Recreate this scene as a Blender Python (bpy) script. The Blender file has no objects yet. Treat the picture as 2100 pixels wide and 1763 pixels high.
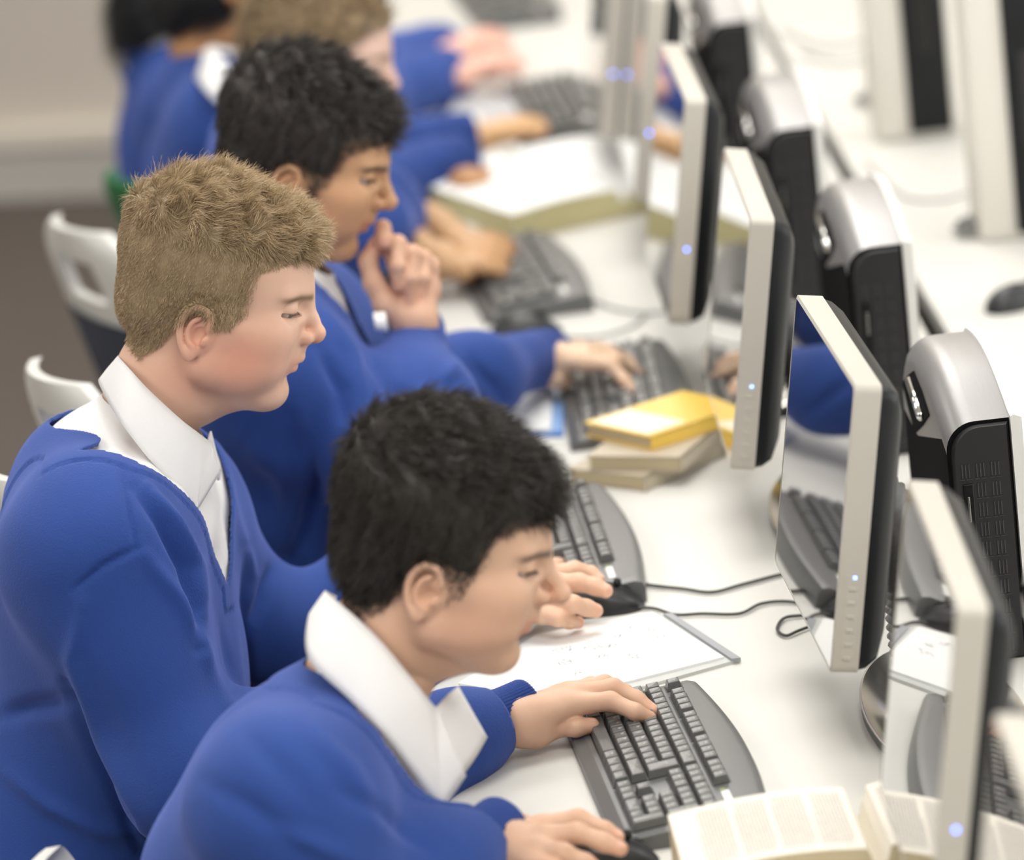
import bpy, bmesh, math, random
import numpy as np
from mathutils import Vector, Matrix
random.seed(5); np.random.seed(5)
C = bpy.context.scene.collection
DZ = 0.72            # desk height; coordinates below are measured from the desk top
# ------------------------------------------------------------------ camera
FPX = 9964.57; CAM = np.array([-0.0664, -5.2548, 1.7876]); YAW, PIT, ROL = 0.0048, 0.2668, -0.1093
Fv = np.array([math.sin(YAW)*math.cos(PIT), math.cos(YAW)*math.cos(PIT), -math.sin(PIT)])
_R = np.array([math.cos(YAW), -math.sin(YAW), 0]); _U = np.cross(_R, Fv)
Rv = _R*math.cos(ROL)+_U*math.sin(ROL); Uv = -_R*math.sin(ROL)+_U*math.cos(ROL)
def ray(px, py): return Fv+Rv*(px-1050)/FPX-Uv*(py-881.5)/FPX
def PZ(px, py, z=0.0):
    d = ray(px, py); return CAM+d*(z-CAM[2])/d[2]
def PY(px, py, y):
    d = ray(px, py); return CAM+d*(y-CAM[1])/d[1]
cd = bpy.data.cameras.new('camera'); cam = bpy.data.objects.new('camera', cd); C.objects.link(cam)
M = Matrix(((Rv[0], Uv[0], -Fv[0]), (Rv[1], Uv[1], -Fv[1]), (Rv[2], Uv[2], -Fv[2]))).to_4x4()
M.translation = Vector((CAM[0], CAM[1], CAM[2]+DZ)); cam.matrix_world = M
cd.sensor_width = 36; cd.lens = FPX/2100*36; cd.clip_start = .1; cd.clip_end = 60
cd.dof.use_dof = True; cd.dof.focus_distance = 5.53; cd.dof.aperture_fstop = 2.9
bpy.context.scene.camera = cam
# ------------------------------------------------------------------ materials
MATS = {}
def mat(name, col, rough=.6, metal=0, bump=0, bscale=200, spec=.5, emit=None, estr=1, sheen=0, sss=0, coat=0, var=0, vscale=8, attr=None, stretch=None):
    if name in MATS: return MATS[name]
    m = bpy.data.materials.new(name); m.use_nodes = True; nt = m.node_tree; b = nt.nodes['Principled BSDF']
    c = tuple(col)+(1,); b.inputs['Base Color'].default_value = c
    b.inputs['Roughness'].default_value = rough; b.inputs['Metallic'].default_value = metal
    b.inputs['Specular IOR Level'].default_value = spec
    if emit: b.inputs['Emission Color'].default_value = tuple(emit)+(1,); b.inputs['Emission Strength'].default_value = estr
    if sheen: b.inputs['Sheen Weight'].default_value = sheen; b.inputs['Sheen Roughness'].default_value = .5; b.inputs['Sheen Tint'].default_value = (min(1, col[0]*2+.3), min(1, col[1]*2+.3), 1, 1)
    if sss:
        b.inputs['Subsurface Weight'].default_value = sss; b.inputs['Subsurface Radius'].default_value = (.012, .005, .003); b.inputs['Subsurface Scale'].default_value = 1.0
    if coat: b.inputs['Coat Weight'].default_value = coat
    tc = nt.nodes.new('ShaderNodeTexCoord'); src = tc.outputs['Object']
    if stretch:
        mp = nt.nodes.new('ShaderNodeMapping'); mp.inputs['Scale'].default_value = stretch; nt.links.new(src, mp.inputs['Vector']); src = mp.outputs['Vector']
    base = None
    if attr:
        a = nt.nodes.new('ShaderNodeAttribute'); a.attribute_name = attr; base = a.outputs['Color']
        nt.links.new(base, b.inputs['Base Color'])
    if var:
        n = nt.nodes.new('ShaderNodeTexNoise'); n.inputs['Scale'].default_value = vscale; n.inputs['Detail'].default_value = 4; nt.links.new(src, n.inputs['Vector'])
        r = nt.nodes.new('ShaderNodeMapRange'); r.inputs['To Min'].default_value = 1-var; r.inputs['To Max'].default_value = 1+var; nt.links.new(n.outputs['Fac'], r.inputs['Value'])
        mx = nt.nodes.new('ShaderNodeVectorMath'); mx.operation = 'SCALE'
        if base: nt.links.new(base, mx.inputs[0])
        else: mx.inputs[0].default_value = tuple(col)
        nt.links.new(r.outputs['Result'], mx.inputs['Scale']); nt.links.new(mx.outputs['Vector'], b.inputs['Base Color'])
    if bump:
        n = nt.nodes.new('ShaderNodeTexNoise'); n.inputs['Scale'].default_value = bscale; n.inputs['Detail'].default_value = 3; nt.links.new(src, n.inputs['Vector'])
        bp = nt.nodes.new('ShaderNodeBump'); bp.inputs['Strength'].default_value = bump; bp.inputs['Distance'].default_value = .002
        nt.links.new(n.outputs['Fac'], bp.inputs['Height']); nt.links.new(bp.outputs['Normal'], b.inputs['Normal'])
    MATS[name] = m; return m
white_desk = mat('desk_laminate', (.67, .655, .61), .5, spec=.25, var=.015, vscale=3)
desk_edge = mat('desk_edge_band', (.55, .54, .51), .5)
silver = mat('silver_plastic', (.50, .47, .41), .45, bump=.02, bscale=800)
shellsilver = mat('brushed_silver', (.33, .32, .315), .36, metal=.5, bump=.05, bscale=300, stretch=(1, .1, 1))
whiteplastic = mat('white_plastic', (.74, .73, .70), .4)
blackpl = mat('black_plastic', (.010, .011, .012), .40, spec=.22)
matteblack = mat('matte_black', (.008, .008, .009), .8, spec=.04)
blackgl = mat('glossy_black', (.01, .01, .011), .16)
darkgrey = mat('dark_grey_plastic', (.022, .022, .022), .45, spec=.3)
keymat = mat('key_plastic', (.12, .12, .115), .32, bump=.03, bscale=900)
kbody = mat('keyboard_body', (.11, .11, .108), .36, bump=.02, bscale=900)
legend = mat('key_legend', (.75, .75, .73), .5)
glass = mat('screen_glass', (.006, .006, .008), .02, spec=.9, coat=1)
led = mat('blue_led', (.1, .2, .9), .4, emit=(.12, .22, 1), estr=9)
chrome = mat('chrome', (.75, .74, .70), .15, metal=1)
paper = mat('paper', (.86, .86, .84), .75, var=.01)
cream = mat('cream_paper', (.84, .79, .69), .8, var=.02, vscale=5)
pageedge = mat('page_edges', (.62, .52, .33), .8, bump=.5, bscale=60, stretch=(.3, .3, 40))
oldedge = mat('aged_page_edges', (.55, .50, .27), .8, bump=.5, bscale=60, stretch=(.3, .3, 40))
yellow = mat('yellow_cover', (.84, .56, .09), .35)
yellowpale = mat('pale_yellow_cover', (.86, .80, .60), .3)
khaki = mat('khaki_cover', (.50, .43, .32), .5)
brownc = mat('brown_cover', (.36, .29, .23), .5)
bluec = mat('blue_cover', (.03, .16, .5), .4)
lightblue = mat('light_blue_cover', (.25, .42, .72), .4)
inkm = mat('ink', (.50, .48, .45), .8)
cable = mat('cable_rubber', (.05, .05, .045), .5)
greyc = mat('grey_card', (.42, .43, .42), .6)
# ------------------------------------------------------------------ helpers
def tag(o, label=None, cat=None, group=None, kind=None):
    if label: o['label'] = label
    if cat: o['category'] = cat
    if group: o['group'] = group
    if kind: o['kind'] = kind
    return o
def empty(name, loc=(0, 0, 0), rz=0.0, label=None, cat=None, group=None):
    o = bpy.data.objects.new(name, None); C.objects.link(o); o.location = (loc[0], loc[1], loc[2]+DZ); o.rotation_euler = (0, 0, rz)
    o.empty_display_size = .05
    return tag(o, label, cat, group)
def meshobj(name, verts, faces, m, parent=None, smooth=False, mi=None, dz=True, autos=None):
    me = bpy.data.meshes.new(name); me.from_pydata([tuple(map(float, v)) for v in verts], [], [tuple(map(int, f)) for f in faces])
    ms = m if isinstance(m, (list, tuple)) else [m]
    for q in ms: me.materials.append(q)
    if mi is not None: me.polygons.foreach_set('material_index', list(mi))
    o = bpy.data.objects.new(name, me); C.objects.link(o)
    if parent is not None: o.parent = parent
    elif dz: o.location.z = DZ
    if smooth: me.polygons.foreach_set('use_smooth', [True]*len(me.polygons))
    me.update()
    if autos:
        try: me.set_sharp_from_angle(angle=autos)
        except Exception: pass
    return o
class MB:
    """collects shapes into one mesh"""
    def __init__(s): s.v = []; s.f = []; s.m = []; s.cur = 0
    def add(s, v, f):
        n = len(s.v); s.v += [tuple(x) for x in v]; s.f += [tuple(i+n for i in q) for q in f]; s.m += [s.cur]*len(f); return s
    def box(s, a, b, bev=0):
        bm = bmesh.new(); bmesh.ops.create_cube(bm, size=1)
        for v in bm.verts: v.co = Vector([(a[i]+b[i])/2+v.co[i]*(b[i]-a[i]) for i in range(3)])
        if bev: bmesh.ops.bevel(bm, geom=bm.edges[:], offset=bev, segments=2, profile=.5, affect='EDGES')
        return s.bm(bm)
    def bm(s, bm, M=None):
        bm.verts.index_update(); 
        if M is not None: bmesh.ops.transform(bm, matrix=M, verts=bm.verts)
        s.add([tuple(v.co) for v in bm.verts], [[v.index for v in f.verts] for f in bm.faces]); bm.free(); return s
    def tube(s, pts, r, n=8, caps=True):
        pts = [np.array(p, float) for p in pts]; rs = r if hasattr(r, '__len__') else [r]*len(pts); V = []; F = []
        up = np.array([.13, .21, .97])
        for i, p in enumerate(pts):
            t = pts[min(i+1, len(pts)-1)]-pts[max(i-1, 0)]; t = t/(np.linalg.norm(t)+1e-9)
            a = np.cross(t, up); a /= np.linalg.norm(a)+1e-9; b = np.cross(t, a)
            V += [tuple(p+rs[i]*(a*math.cos(k*2*math.pi/n)+b*math.sin(k*2*math.pi/n))) for k in range(n)]
        for i in range(len(pts)-1):
            for k in range(n): F.append((i*n+k, i*n+(k+1) % n, (i+1)*n+(k+1) % n, (i+1)*n+k))
        if caps: F.append(tuple(range(n))[::-1]); F.append(tuple((len(pts)-1)*n+k for k in range(n)))
        return s.add(V, F)
    def lathe(s, prof, c=(0, 0, 0), n=48):
        V = []; F = []
        for r, z in prof: V += [(c[0]+r*math.cos(k*2*math.pi/n), c[1]+r*math.sin(k*2*math.pi/n), c[2]+z) for k in range(n)]
        for i in range(len(prof)-1):
            for k in range(n): F.append((i*n+k, i*n+(k+1) % n, (i+1)*n+(k+1) % n, (i+1)*n+k))
        F.append(tuple(range(n))[::-1]); F.append(tuple((len(prof)-1)*n+k for k in range(n)))
        return s.add(V, F)
    def prism(s, poly, z0, z1):
        n = len(poly); V = [(x, y, z0) for x, y in poly]+[(x, y, z1) for x, y in poly]
        return s.add(V, [tuple(range(n))[::-1], tuple(range(n, 2*n))]+[(i, (i+1) % n, n+(i+1) % n, n+i) for i in range(n)])
    def build(s, name, m, parent=None, smooth=False, autos=None, dz=True):
        return meshobj(name, s.v, s.f, m, parent, smooth, s.m, dz, autos)
def smoothpts(pts, n=8):
    pts = [np.array(p, float) for p in pts]; P = [2*pts[0]-pts[1]]+pts+[2*pts[-1]-pts[-2]]; out = []
    for i in range(1, len(P)-2):
        for k in range(n):
            t = k/n; a, b, c, d = P[i-1:i+3]
            out.append(.5*((2*b)+(-a+c)*t+(2*a-5*b+4*c-d)*t*t+(-a+3*b-3*c+d)*t**3))
    out.append(pts[-1]); return out
def copy_tree(o, parent=None):
    c = o.copy(); C.objects.link(c)
    if parent is not None: c.parent = parent
    for ch in list(o.children): copy_tree(ch, c)
    return c
AS = math.radians(35)
# ------------------------------------------------------------------ room
floorm = mat('floor_carpet', (.115, .095, .082), .9, bump=.3, bscale=150, var=.08, vscale=20)
wallm = mat('wall_paint', (.66, .60, .53), .85, var=.015, vscale=2)
wallw = mat('wall_paint_light', (.80, .78, .74), .85)
skirtm = mat('skirting_paint', (.60, .57, .53), .6)
ledgem = mat('trim_paint', (.82, .76, .66), .6)
ceilm = mat('ceiling_paint', (.85, .85, .83), .9)
FZ = -DZ
o = MB().box((-5, -8, FZ-.05), (6, 9, FZ)).build('floor', floorm); tag(o, kind='structure')
o = MB().box((-5, -8, 2.28), (6, 9, 2.33)).build('ceiling', ceilm); tag(o, kind='structure')
o = MB().box((-5.1, -8, FZ), (-5, 9, 2.28)).build('wall_left', wallw); tag(o, kind='structure')
o = MB().box((6, -8, FZ), (6.1, 9, 2.28)).build('wall_right', wallw); tag(o, kind='structure')
o = MB().box((-5, -8.1, FZ), (6, -8, 2.28)).build('wall_front', wallw); tag(o, kind='structure')
p0 = PZ(0, 412, FZ); p1 = PZ(232, 402, FZ); dw = (p1-p0)/np.linalg.norm(p1-p0); nw = np.array([-dw[1], dw[0], 0])
def wallbox(s0, s1, t0, t1, z0, z1, name, m, kind='structure'):
    pts = [p0+dw*s+nw*t for s, t in ((s0, t0), (s1, t0), (s1, t1), (s0, t1))]
    o = MB().prism([(p[0], p[1]) for p in pts], z0, z1).build(name, m); tag(o, kind=kind); return o
wallbox(-3.9, 7.4, .03, .13, FZ, 2.28, 'wall_back', wallm)
zt = PY(100, 292, p0[1])[2]; zt2 = PY(100, 252, p0[1])[2]
wallbox(-3.9, 7.4, 0, .03, FZ, zt, 'baseboard_back', skirtm)
wallbox(-3.9, 7.4, -.02, .03, zt, zt2, 'trim_1', ledgem)
# ------------------------------------------------------------------ desks
def desk(name, x0, x1, y0, y1, label, dx=0):
    t = empty(name, ((x0+x1)/2, (y0+y1)/2, -DZ), 0, label, 'desk')
    cx, cy = (x0+x1)/2, (y0+y1)/2; w, d = (x1-x0)/2, (y1-y0)/2
    # row drifts slightly in x along its length
    def P(x, y): return (x-cx+dx*(y+cy-0.0), y)
    top = MB(); top.prism([P(x0, -d), P(x1, -d), P(x1, d), P(x0, d)], DZ-.028, DZ); o = top.build('desk_top', white_desk, t)
    e = MB(); e.prism([P(x0-.002, -d), P(x0, -d), P(x0, d), P(x0-.002, d)], DZ-.028, DZ-.001); e.build('edge_band', desk_edge, t)
    lm = mat('desk_leg_steel', (.35, .35, .35), .4, metal=.6)
    k = 0
    for yy in np.arange(-d+.3, d, 1.5):
        for xx in (x0+.08, x1-.08):
            q = P(xx, yy); MB().box((q[0]-.025, q[1]-.025, 0), (q[0]+.025, q[1]+.025, DZ-.028)).build('leg', lm, t)
    return t
desk('computer_desk', -.17, .605, -2.6, 5.6, 'long white desk carrying the students\' keyboards and the row of silver monitors', -.0165)
desk('computer_desk', .645, 2.1, -2.6, 5.6, 'white desk across the dark gap, carrying the blurred far computers', -.0215)
desk_gap = MB().prism([(.61+.02, -2.6), (.61+.055, -2.6), (.60-.09, 5.6), (.60-.13, 5.6)], -.25, -.03)  # black strip fills the gap, its shade put into the colour
o = desk_gap.build('gap_shade', mat('gap_shade_black', (.03, .028, .026), .6)); tag(o, 'dark strip standing in for the shade in the gap between the two white desks', 'shade strip')
# ------------------------------------------------------------------ monitor
MW, MH, MT = .428, .321, .17
def make_monitor(loc, rz, label, full=True):
    t = empty('monitor', loc, rz, label, 'monitor', 'silver monitors along the desk')
    # panel frame local: screen plane at x=0 facing -x, top at z=.4385, tilt about top edge
    piv = Vector((0, 0, .4385)); R = Matrix.Translation(piv) @ Matrix.Rotation(MT, 4, 'Y') @ Matrix.Translation(-piv)
    def T(mb): mb.v = [tuple(R @ Vector(v)) for v in mb.v]; return mb
    z1 = .4385; z0 = z1-MH; w = MW/2; D = .030
    # silver frame: rounded rect ring extruded in x
    def rr(w, za, zb, r, n=5):
        out = []
        for cx, cz, a0 in ((w-r, zb-r, 0), (-w+r, zb-r, 90), (-w+r, za+r, 180), (w-r, za+r, 270)):
            for k in range(n+1):
                a = math.radians(a0+90*k/n); out.append((cx+r*math.cos(a), cz+r*math.sin(a)))
        return out
    o = rr(w, z0, z1, .010); i = rr(w-.004, z0+.004, z1-.004, .007); N = len(o)
    V = []; F = []
    for (ring, x) in ((i, .001), (i, -.0), (o, .0015), (o, D), (i, D)):
        V += [(x, a, b) for a, b in ring]
    for L in range(4):
        for k in range(N): F.append((L*N+k, L*N+(k+1) % N, (L+1)*N+(k+1) % N, (L+1)*N+k))
    F.append(tuple(4*N+k for k in range(N)))
    T(MB().add(V, F)).build('frame', silver, t, True, AS)
    s = rr(w-.004, z0+.004, z1-.004, .007)
    T(MB().add([(.0006, a, b) for a, b in s]+[(.004, a, b) for a, b in s], [tuple(range(N))[::-1]]+[(k, (k+1) % N, N+(k+1) % N, N+k) for k in range(N)])).build('screen', glass, t)
    # dark border line between glass and frame
    # back shell: lofted bulge
    V = []; F = []
    lev = [(D-.002, 0), (D+.010, .003), (D+.022, .012), (D+.031, .035), (D+.036, .08), (D+.038, .13)]
    for x, ins in lev:
        r = rr(max(w-ins, .02), z0+ins*.7+.002, z1-ins*.9-.002, .012+ins*.3 if ins < .1 else .02)
        V += [(x, a, b) for a, b in r]
    for L in range(len(lev)-1):
        for k in range(N): F.append((L*N+k, L*N+(k+1) % N, (L+1)*N+(k+1) % N, (L+1)*N+k))
    F.append(tuple((len(lev)-1)*N+k for k in range(N)))
    T(MB().add(V, F)).build('back_shell', blackpl, t, True, AS)
    # LED and buttons on the near side (y = -w)
    l = MB(); l.box((.016, -w-.0008, z1-.214), (.020, -w+.002, z1-.210), .0005); T(l).build('power_light', led, t)
    if full:
        T(MB().box((.009, -w-.0004, z0+.018), (.023, -w+.002, z0+.112), .0003)).build('button_strip', silver, t)
        for k in range(6):
            zz = z0+.096-k*.0155
            T(MB().box((.012, -w-.0016, zz-.0022), (.020, -w+.001, zz+.0022), .0008)).build('button', silver, t)
    # ribbed neck + base
    n = MB(); path = smoothpts([(.078, 0, .018), (.074, 0, .08), (.073, 0, .15), (.060, 0, .22), (.022, 0, .27)], 14)
    rs = [(.034 if k % 2 else .0295) for k in range(len(path))]
    for k in range(len(path)): pass
    n.tube(path, rs, 20); n.build('neck', mat('neck_rubber', (.13, .125, .12), .3), t, True)
    b = MB(); b.lathe([(.096, 0), (.101, .006), (.101, .016), (.097, .020), (.03, .021)], (0, 0, 0), 64); b.v = [(x*.86+.085, y*2.4-.085, z) for x, y, z in b.v]; b.build('base', mat('base_black', (.02, .02, .02), .35, spec=.3), t, True, AS)
    r = MB(); r.lathe([(.0995, .0165), (.1018, .018), (.0985, .0205)], (0, 0, 0), 64); r.v = [(x*.86+.085, y*2.4-.085, z) for x, y, z in r.v]; r.build('base_rim', chrome, t, True)
    return t
q0 = PZ(2036, 1456, .4385)
mons = [((q0[0]-.002, q0[1]-.214, 0), -.01, 'nearest silver monitor, only its top corner showing at the right edge of the photo'),
        ((.336, -.873, 0), -.006, 'silver monitor in the foreground at right whose screen mirrors the keyboard and notebook'),
        ((.311, -.078, 0), .057, 'sharpest silver monitor with six side buttons and a blue sweater mirrored in its screen'),
        ((.279, .749, 0), .002, 'silver monitor standing behind the stack of yellow and brown books'),
        ((.247, 1.513, 0), .019, 'blurred silver monitor to the right of the big open book')]
for px, py, lab in ((1298, 412, 'blurred silver monitor, narrow edge just left of the big open book\'s right page'), (1226, 283, 'farthest blurred silver monitor, thin upright edge near the photo\'s top')):
    q = PZ(px, py, .1226); mons.append(((q[0]+.054, q[1]+MW/2, 0), .0, lab))
for k, (loc, rz, lab) in enumerate(mons): make_monitor(loc, rz, lab, k < 5)
# ------------------------------------------------------------------ PC tower
def make_tower(loc, rz, label, w=.074, H=.285, depth=.42, group='tower computers behind the monitors'):
    t = empty('computer_tower', loc, rz, label, 'computer', group)
    def top(y):
        u = y/depth; return H+.030*math.sin(math.pi*min(1, u*1.0))-.10*max(0, u-.8)**2*10
    NS = 22; V = []; F = []; mi = []
    def ring(y, ins=0.0):
        h = top(y)-ins; r = .034; x0 = ins; out = [(w, 0), (w, h)]
        n = 8
        for k in range(n+1):
            a = math.radians(90+90*k/n); out.append((x0+r+r*math.cos(a), h-r+r*math.sin(a)))
        th = min(h-r-.002, H-.018-.075*min(1, y/depth/.7))-ins
        for z in list(np.linspace(h-r, th, 4)[1:])+list(np.linspace(th, 0, 9)[1:]): out.append((x0, z))
        return out
    for i in range(NS+1):
        y = depth*i/NS; V += [(x, y, z) for x, z in ring(y)]
    N = len(ring(0))
    for i in range(NS):
        for k in range(N):
            a, b, c, d = i*N+k, i*N+(k+1) % N, (i+1)*N+(k+1) % N, (i+1)*N+k; F.append((a, b, c, d))
            zc = (V[a][2]+V[c][2])/2; yc = V[a][1]; isside = k > 9
            mi.append(1 if 13 <= k < 22 else 0)
    F.append(tuple(range(N))); mi.append(1); F.append(tuple(NS*N+k for k in range(N))[::-1]); mi.append(1)
    meshobj('shell', V, F, [shellsilver, matteblack], t, True, mi, autos=AS)
    # front bezel, slightly proud
    fr = ring(0, .004); fr = [(x if x < w else w-.002, z) for x, z in fr]
    mb = MB(); n = len(fr); fi = [(x*.9+.004, z*.985-.0+.003) for x, z in fr]
    mb.add([(x, -.001, z) for x, z in fr]+[(x, -.010, z) for x, z in fi], [tuple(range(n, 2*n))[::-1]]+[(i, (i+1) % n, n+(i+1) % n, n+i)[::-1] for i in range(n)])
    mb.build('front_bezel', darkgrey, t, True, AS)
    v = MB()
    for r_ in range(11):
        for c_ in range(3):
            if (c_ == 0 and 1 < r_ < 8) or H-.055-r_*.0235 < .012: continue
            z = H-.055-r_*.0235; x = .014+c_*.017
            v.box((x, -.0112, z-.008), (x+.0012, -.0095, z+.008)); v.box((x+.004, -.0112, z-.008), (x+.0052, -.0095, z+.008)); v.box((x+.008, -.0112, z-.008), (x+.0092, -.0095, z+.008))
            v.box((x-.002, -.0112, z-.0105), (x+.003, -.0095, z-.0098)); v.box((x+.005, -.0112, z-.0105), (x+.012, -.0095, z-.0098))
    v.build('vent_slots', mat('vent_grey', (.05, .05, .05), .4), t)
    r = MB(); r.box((.014, -.0125, H-.225), (.026, -.0095, H-.07), .001); r.build('drive_panel', blackgl, t)
    MB().box((.018, -.0135, H-.115), (.0205, -.012, H-.085), .0004).build('card_slot', chrome, t)
    MB().box((.018, -.0135, H-.205), (.0198, -.012, H-.188), .0004).build('port', chrome, t)
    # white side panel on the far side
    V = []; F = []
    for i in range(NS+1):
        y = -.012+(depth+.02)*i/NS; h = top(max(0, y))+.004
        V += [(w, y, 0), (w, y, h), (w+.004, y, h+.002), (w+.013, y, h-.002), (w+.013, y, 0)]
    for i in range(NS):
        for k in range(5): F.append((i*5+k, i*5+(k+1) % 5, (i+1)*5+(k+1) % 5, (i+1)*5+k))
    F.append((0, 1, 2, 3, 4)); F.append(tuple(NS*5+k for k in range(5))[::-1])
    meshobj('side_panel', V, F, whiteplastic, t, True, autos=AS)
    # handle opening: diamond pocket on the left side near the front top
    def sx(z, y=.25): return .034-math.sqrt(max(0, .034**2-max(0, z-(top(y)-.034))**2))
    dm = [(.14, H-.026), (.20, H-.012), (.27, H-.006), (.34, H-.030), (.41, H-.058), (.36, H-.078), (.31, H-.094), (.22, H-.060)]
    n = len(dm); h = MB(); h.add([(sx(z, a_)-.0016, a_, z) for a_, z in dm]+[(sx(z, a_)+.01, a_, z-.002) for a_, z in dm], [tuple(range(n))]+[(i, (i+1) % n, n+(i+1) % n, n+i) for i in range(n)])
    h.build('handle_recess', matteblack, t)
    MB().tube([(sx(H-.025)-.003, .30, H-.026), (-.0035, .20, H-.044)], .006, 14).build('handle_bar', chrome, t, True)
    return t
tw = [((1940, 870), 'sharpest grey and black tower computer with silver arched top, right of the main monitor'),
      ((1737, 512), 'grey and black tower computer beyond the sharpest one, second in the row'),
      ((1568, 270), 'blurred tower computer in the middle of the row, dark gap on its right'),
      ((1447, 52), 'farthest blurred tower computer of the row at the photo\'s top')]
for (px, py), lab in tw:
    q = PZ(px, py, .285); make_tower((q[0]-.002, q[1], 0), .015, lab)
q = PZ(2215, 1340, .285); make_tower((q[0], q[1], 0), .015, 'nearest tower computer, only its curved dark side showing at the right edge')
# the opposite row
def far_tower(px, py, w, label):
    q = PZ(px, py, 0); t = empty('computer_tower', q, .0, label, 'computer', 'tall tower computers on the far desk')
    MB().box((-.058, 0, 0), (w+.012, .13, .42), .012).build('shell', mat('pale_silver', (.66, .63, .57), .45), t, True, AS)
    MB().box((0, -.008, .012), (w, .003, .40), .004).build('front_bezel', blackpl, t, True, AS)
    MB().box((.02, -.01, .15), (.05, -.006, .30), .001).build('drive_panel', blackgl, t)
far_tower(1868, 287, .074, 'far pale tower computer with a black front, left one on the far desk')
far_tower(2088, 492, .074, 'far pale tower computer with a black front, cut off by the right edge')
# ------------------------------------------------------------------ keyboards
UU = .01905
LAY = []
def K(u, v, w=1, h=1, s=''): LAY.append((u, v, w, h, s))
K(.5, 5.75, s='Esc')
for i, u in enumerate([2.5, 3.5, 4.5, 5.5, 7, 8, 9, 10, 11.5, 12.5, 13.5, 14.5]): K(u, 5.75, s='F%d' % (i+1))
for i, c in enumerate('`1234567890-='): K(.5+i, 4.5, s=c)
K(14, 4.5, 2, s='<')
K(.75, 3.5, 1.5, s='Tab')
for i, c in enumerate('QWERTYUIOP[]'): K(2+i, 3.5, s=c)
K(14.35, 3.0, 1.3, 2, s='<')
K(.875, 2.5, 1.75, s='Caps')
for i, c in enumerate("ASDFGHJKL;'#"): K(2.25+i, 2.5, .98 if i == 11 else 1, s=c)
K(.625, 1.5, 1.25)
for i, c in enumerate('\\ZXCVBNM,./'): K(1.75+i, 1.5, s=c)
K(13.65, 1.5, 2.7, s='^')
for u, w in ((.625, 1.25), (1.875, 1.25), (3.125, 1.25)): K(u, .5, w)
K(6.875, .5, 6.25)
for u, c in ((10.625, 'Alt'), (11.875, ''), (13.125, ''), (14.375, 'Ctrl')): K(u, .5, 1.25, s=c)
for i, c in enumerate(('Prt', 'Scr', 'Brk')): K(15.95+i, 5.75, s=c)
for i, c in enumerate(('Ins', 'Hm', 'Pg')): K(15.95+i, 4.5, s=c)
for i, c in enumerate(('Del', 'End', 'Pg')): K(15.95+i, 3.5, s=c)
K(16.95, 1.5, s='^')
for i, c in enumerate('<v>'): K(15.95+i, .5, s=c)
for i, c in enumerate('#/*-'): K(19.1+i, 4.5, s=c)
for i, c in enumerate('789'): K(19.1+i, 3.5, s=c)
for i, c in enumerate('456'): K(19.1+i, 2.5, s=c)
K(22.1, 3, 1, 2, '+')
for i, c in enumerate('123'): K(19.1+i, 1.5, s=c)
K(19.6, .5, 2, s='0'); K(21.1, .5, s='.'); K(22.1, 1, 1, 2, '')
_ch = {}
def glyph(s):
    if s not in _ch:
        cu = bpy.data.curves.new('t', 'FONT'); cu.body = s; cu.size = .0062 if len(s) == 1 else .0036; cu.align_x = 'CENTER'; cu.align_y = 'CENTER'
        ob = bpy.data.objects.new('t', cu); C.objects.link(ob); dg = bpy.context.evaluated_depsgraph_get(); dg.update()
        me = ob.evaluated_get(dg).to_mesh(); _ch[s] = ([tuple(v.co) for v in me.vertices], [tuple(p.vertices) for p in me.polygons])
        ob.evaluated_get(dg).to_mesh_clear(); bpy.data.objects.remove(ob); bpy.data.curves.remove(cu)
    return _ch[s]
def kz(lx): return .0165+lx*.10
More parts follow.
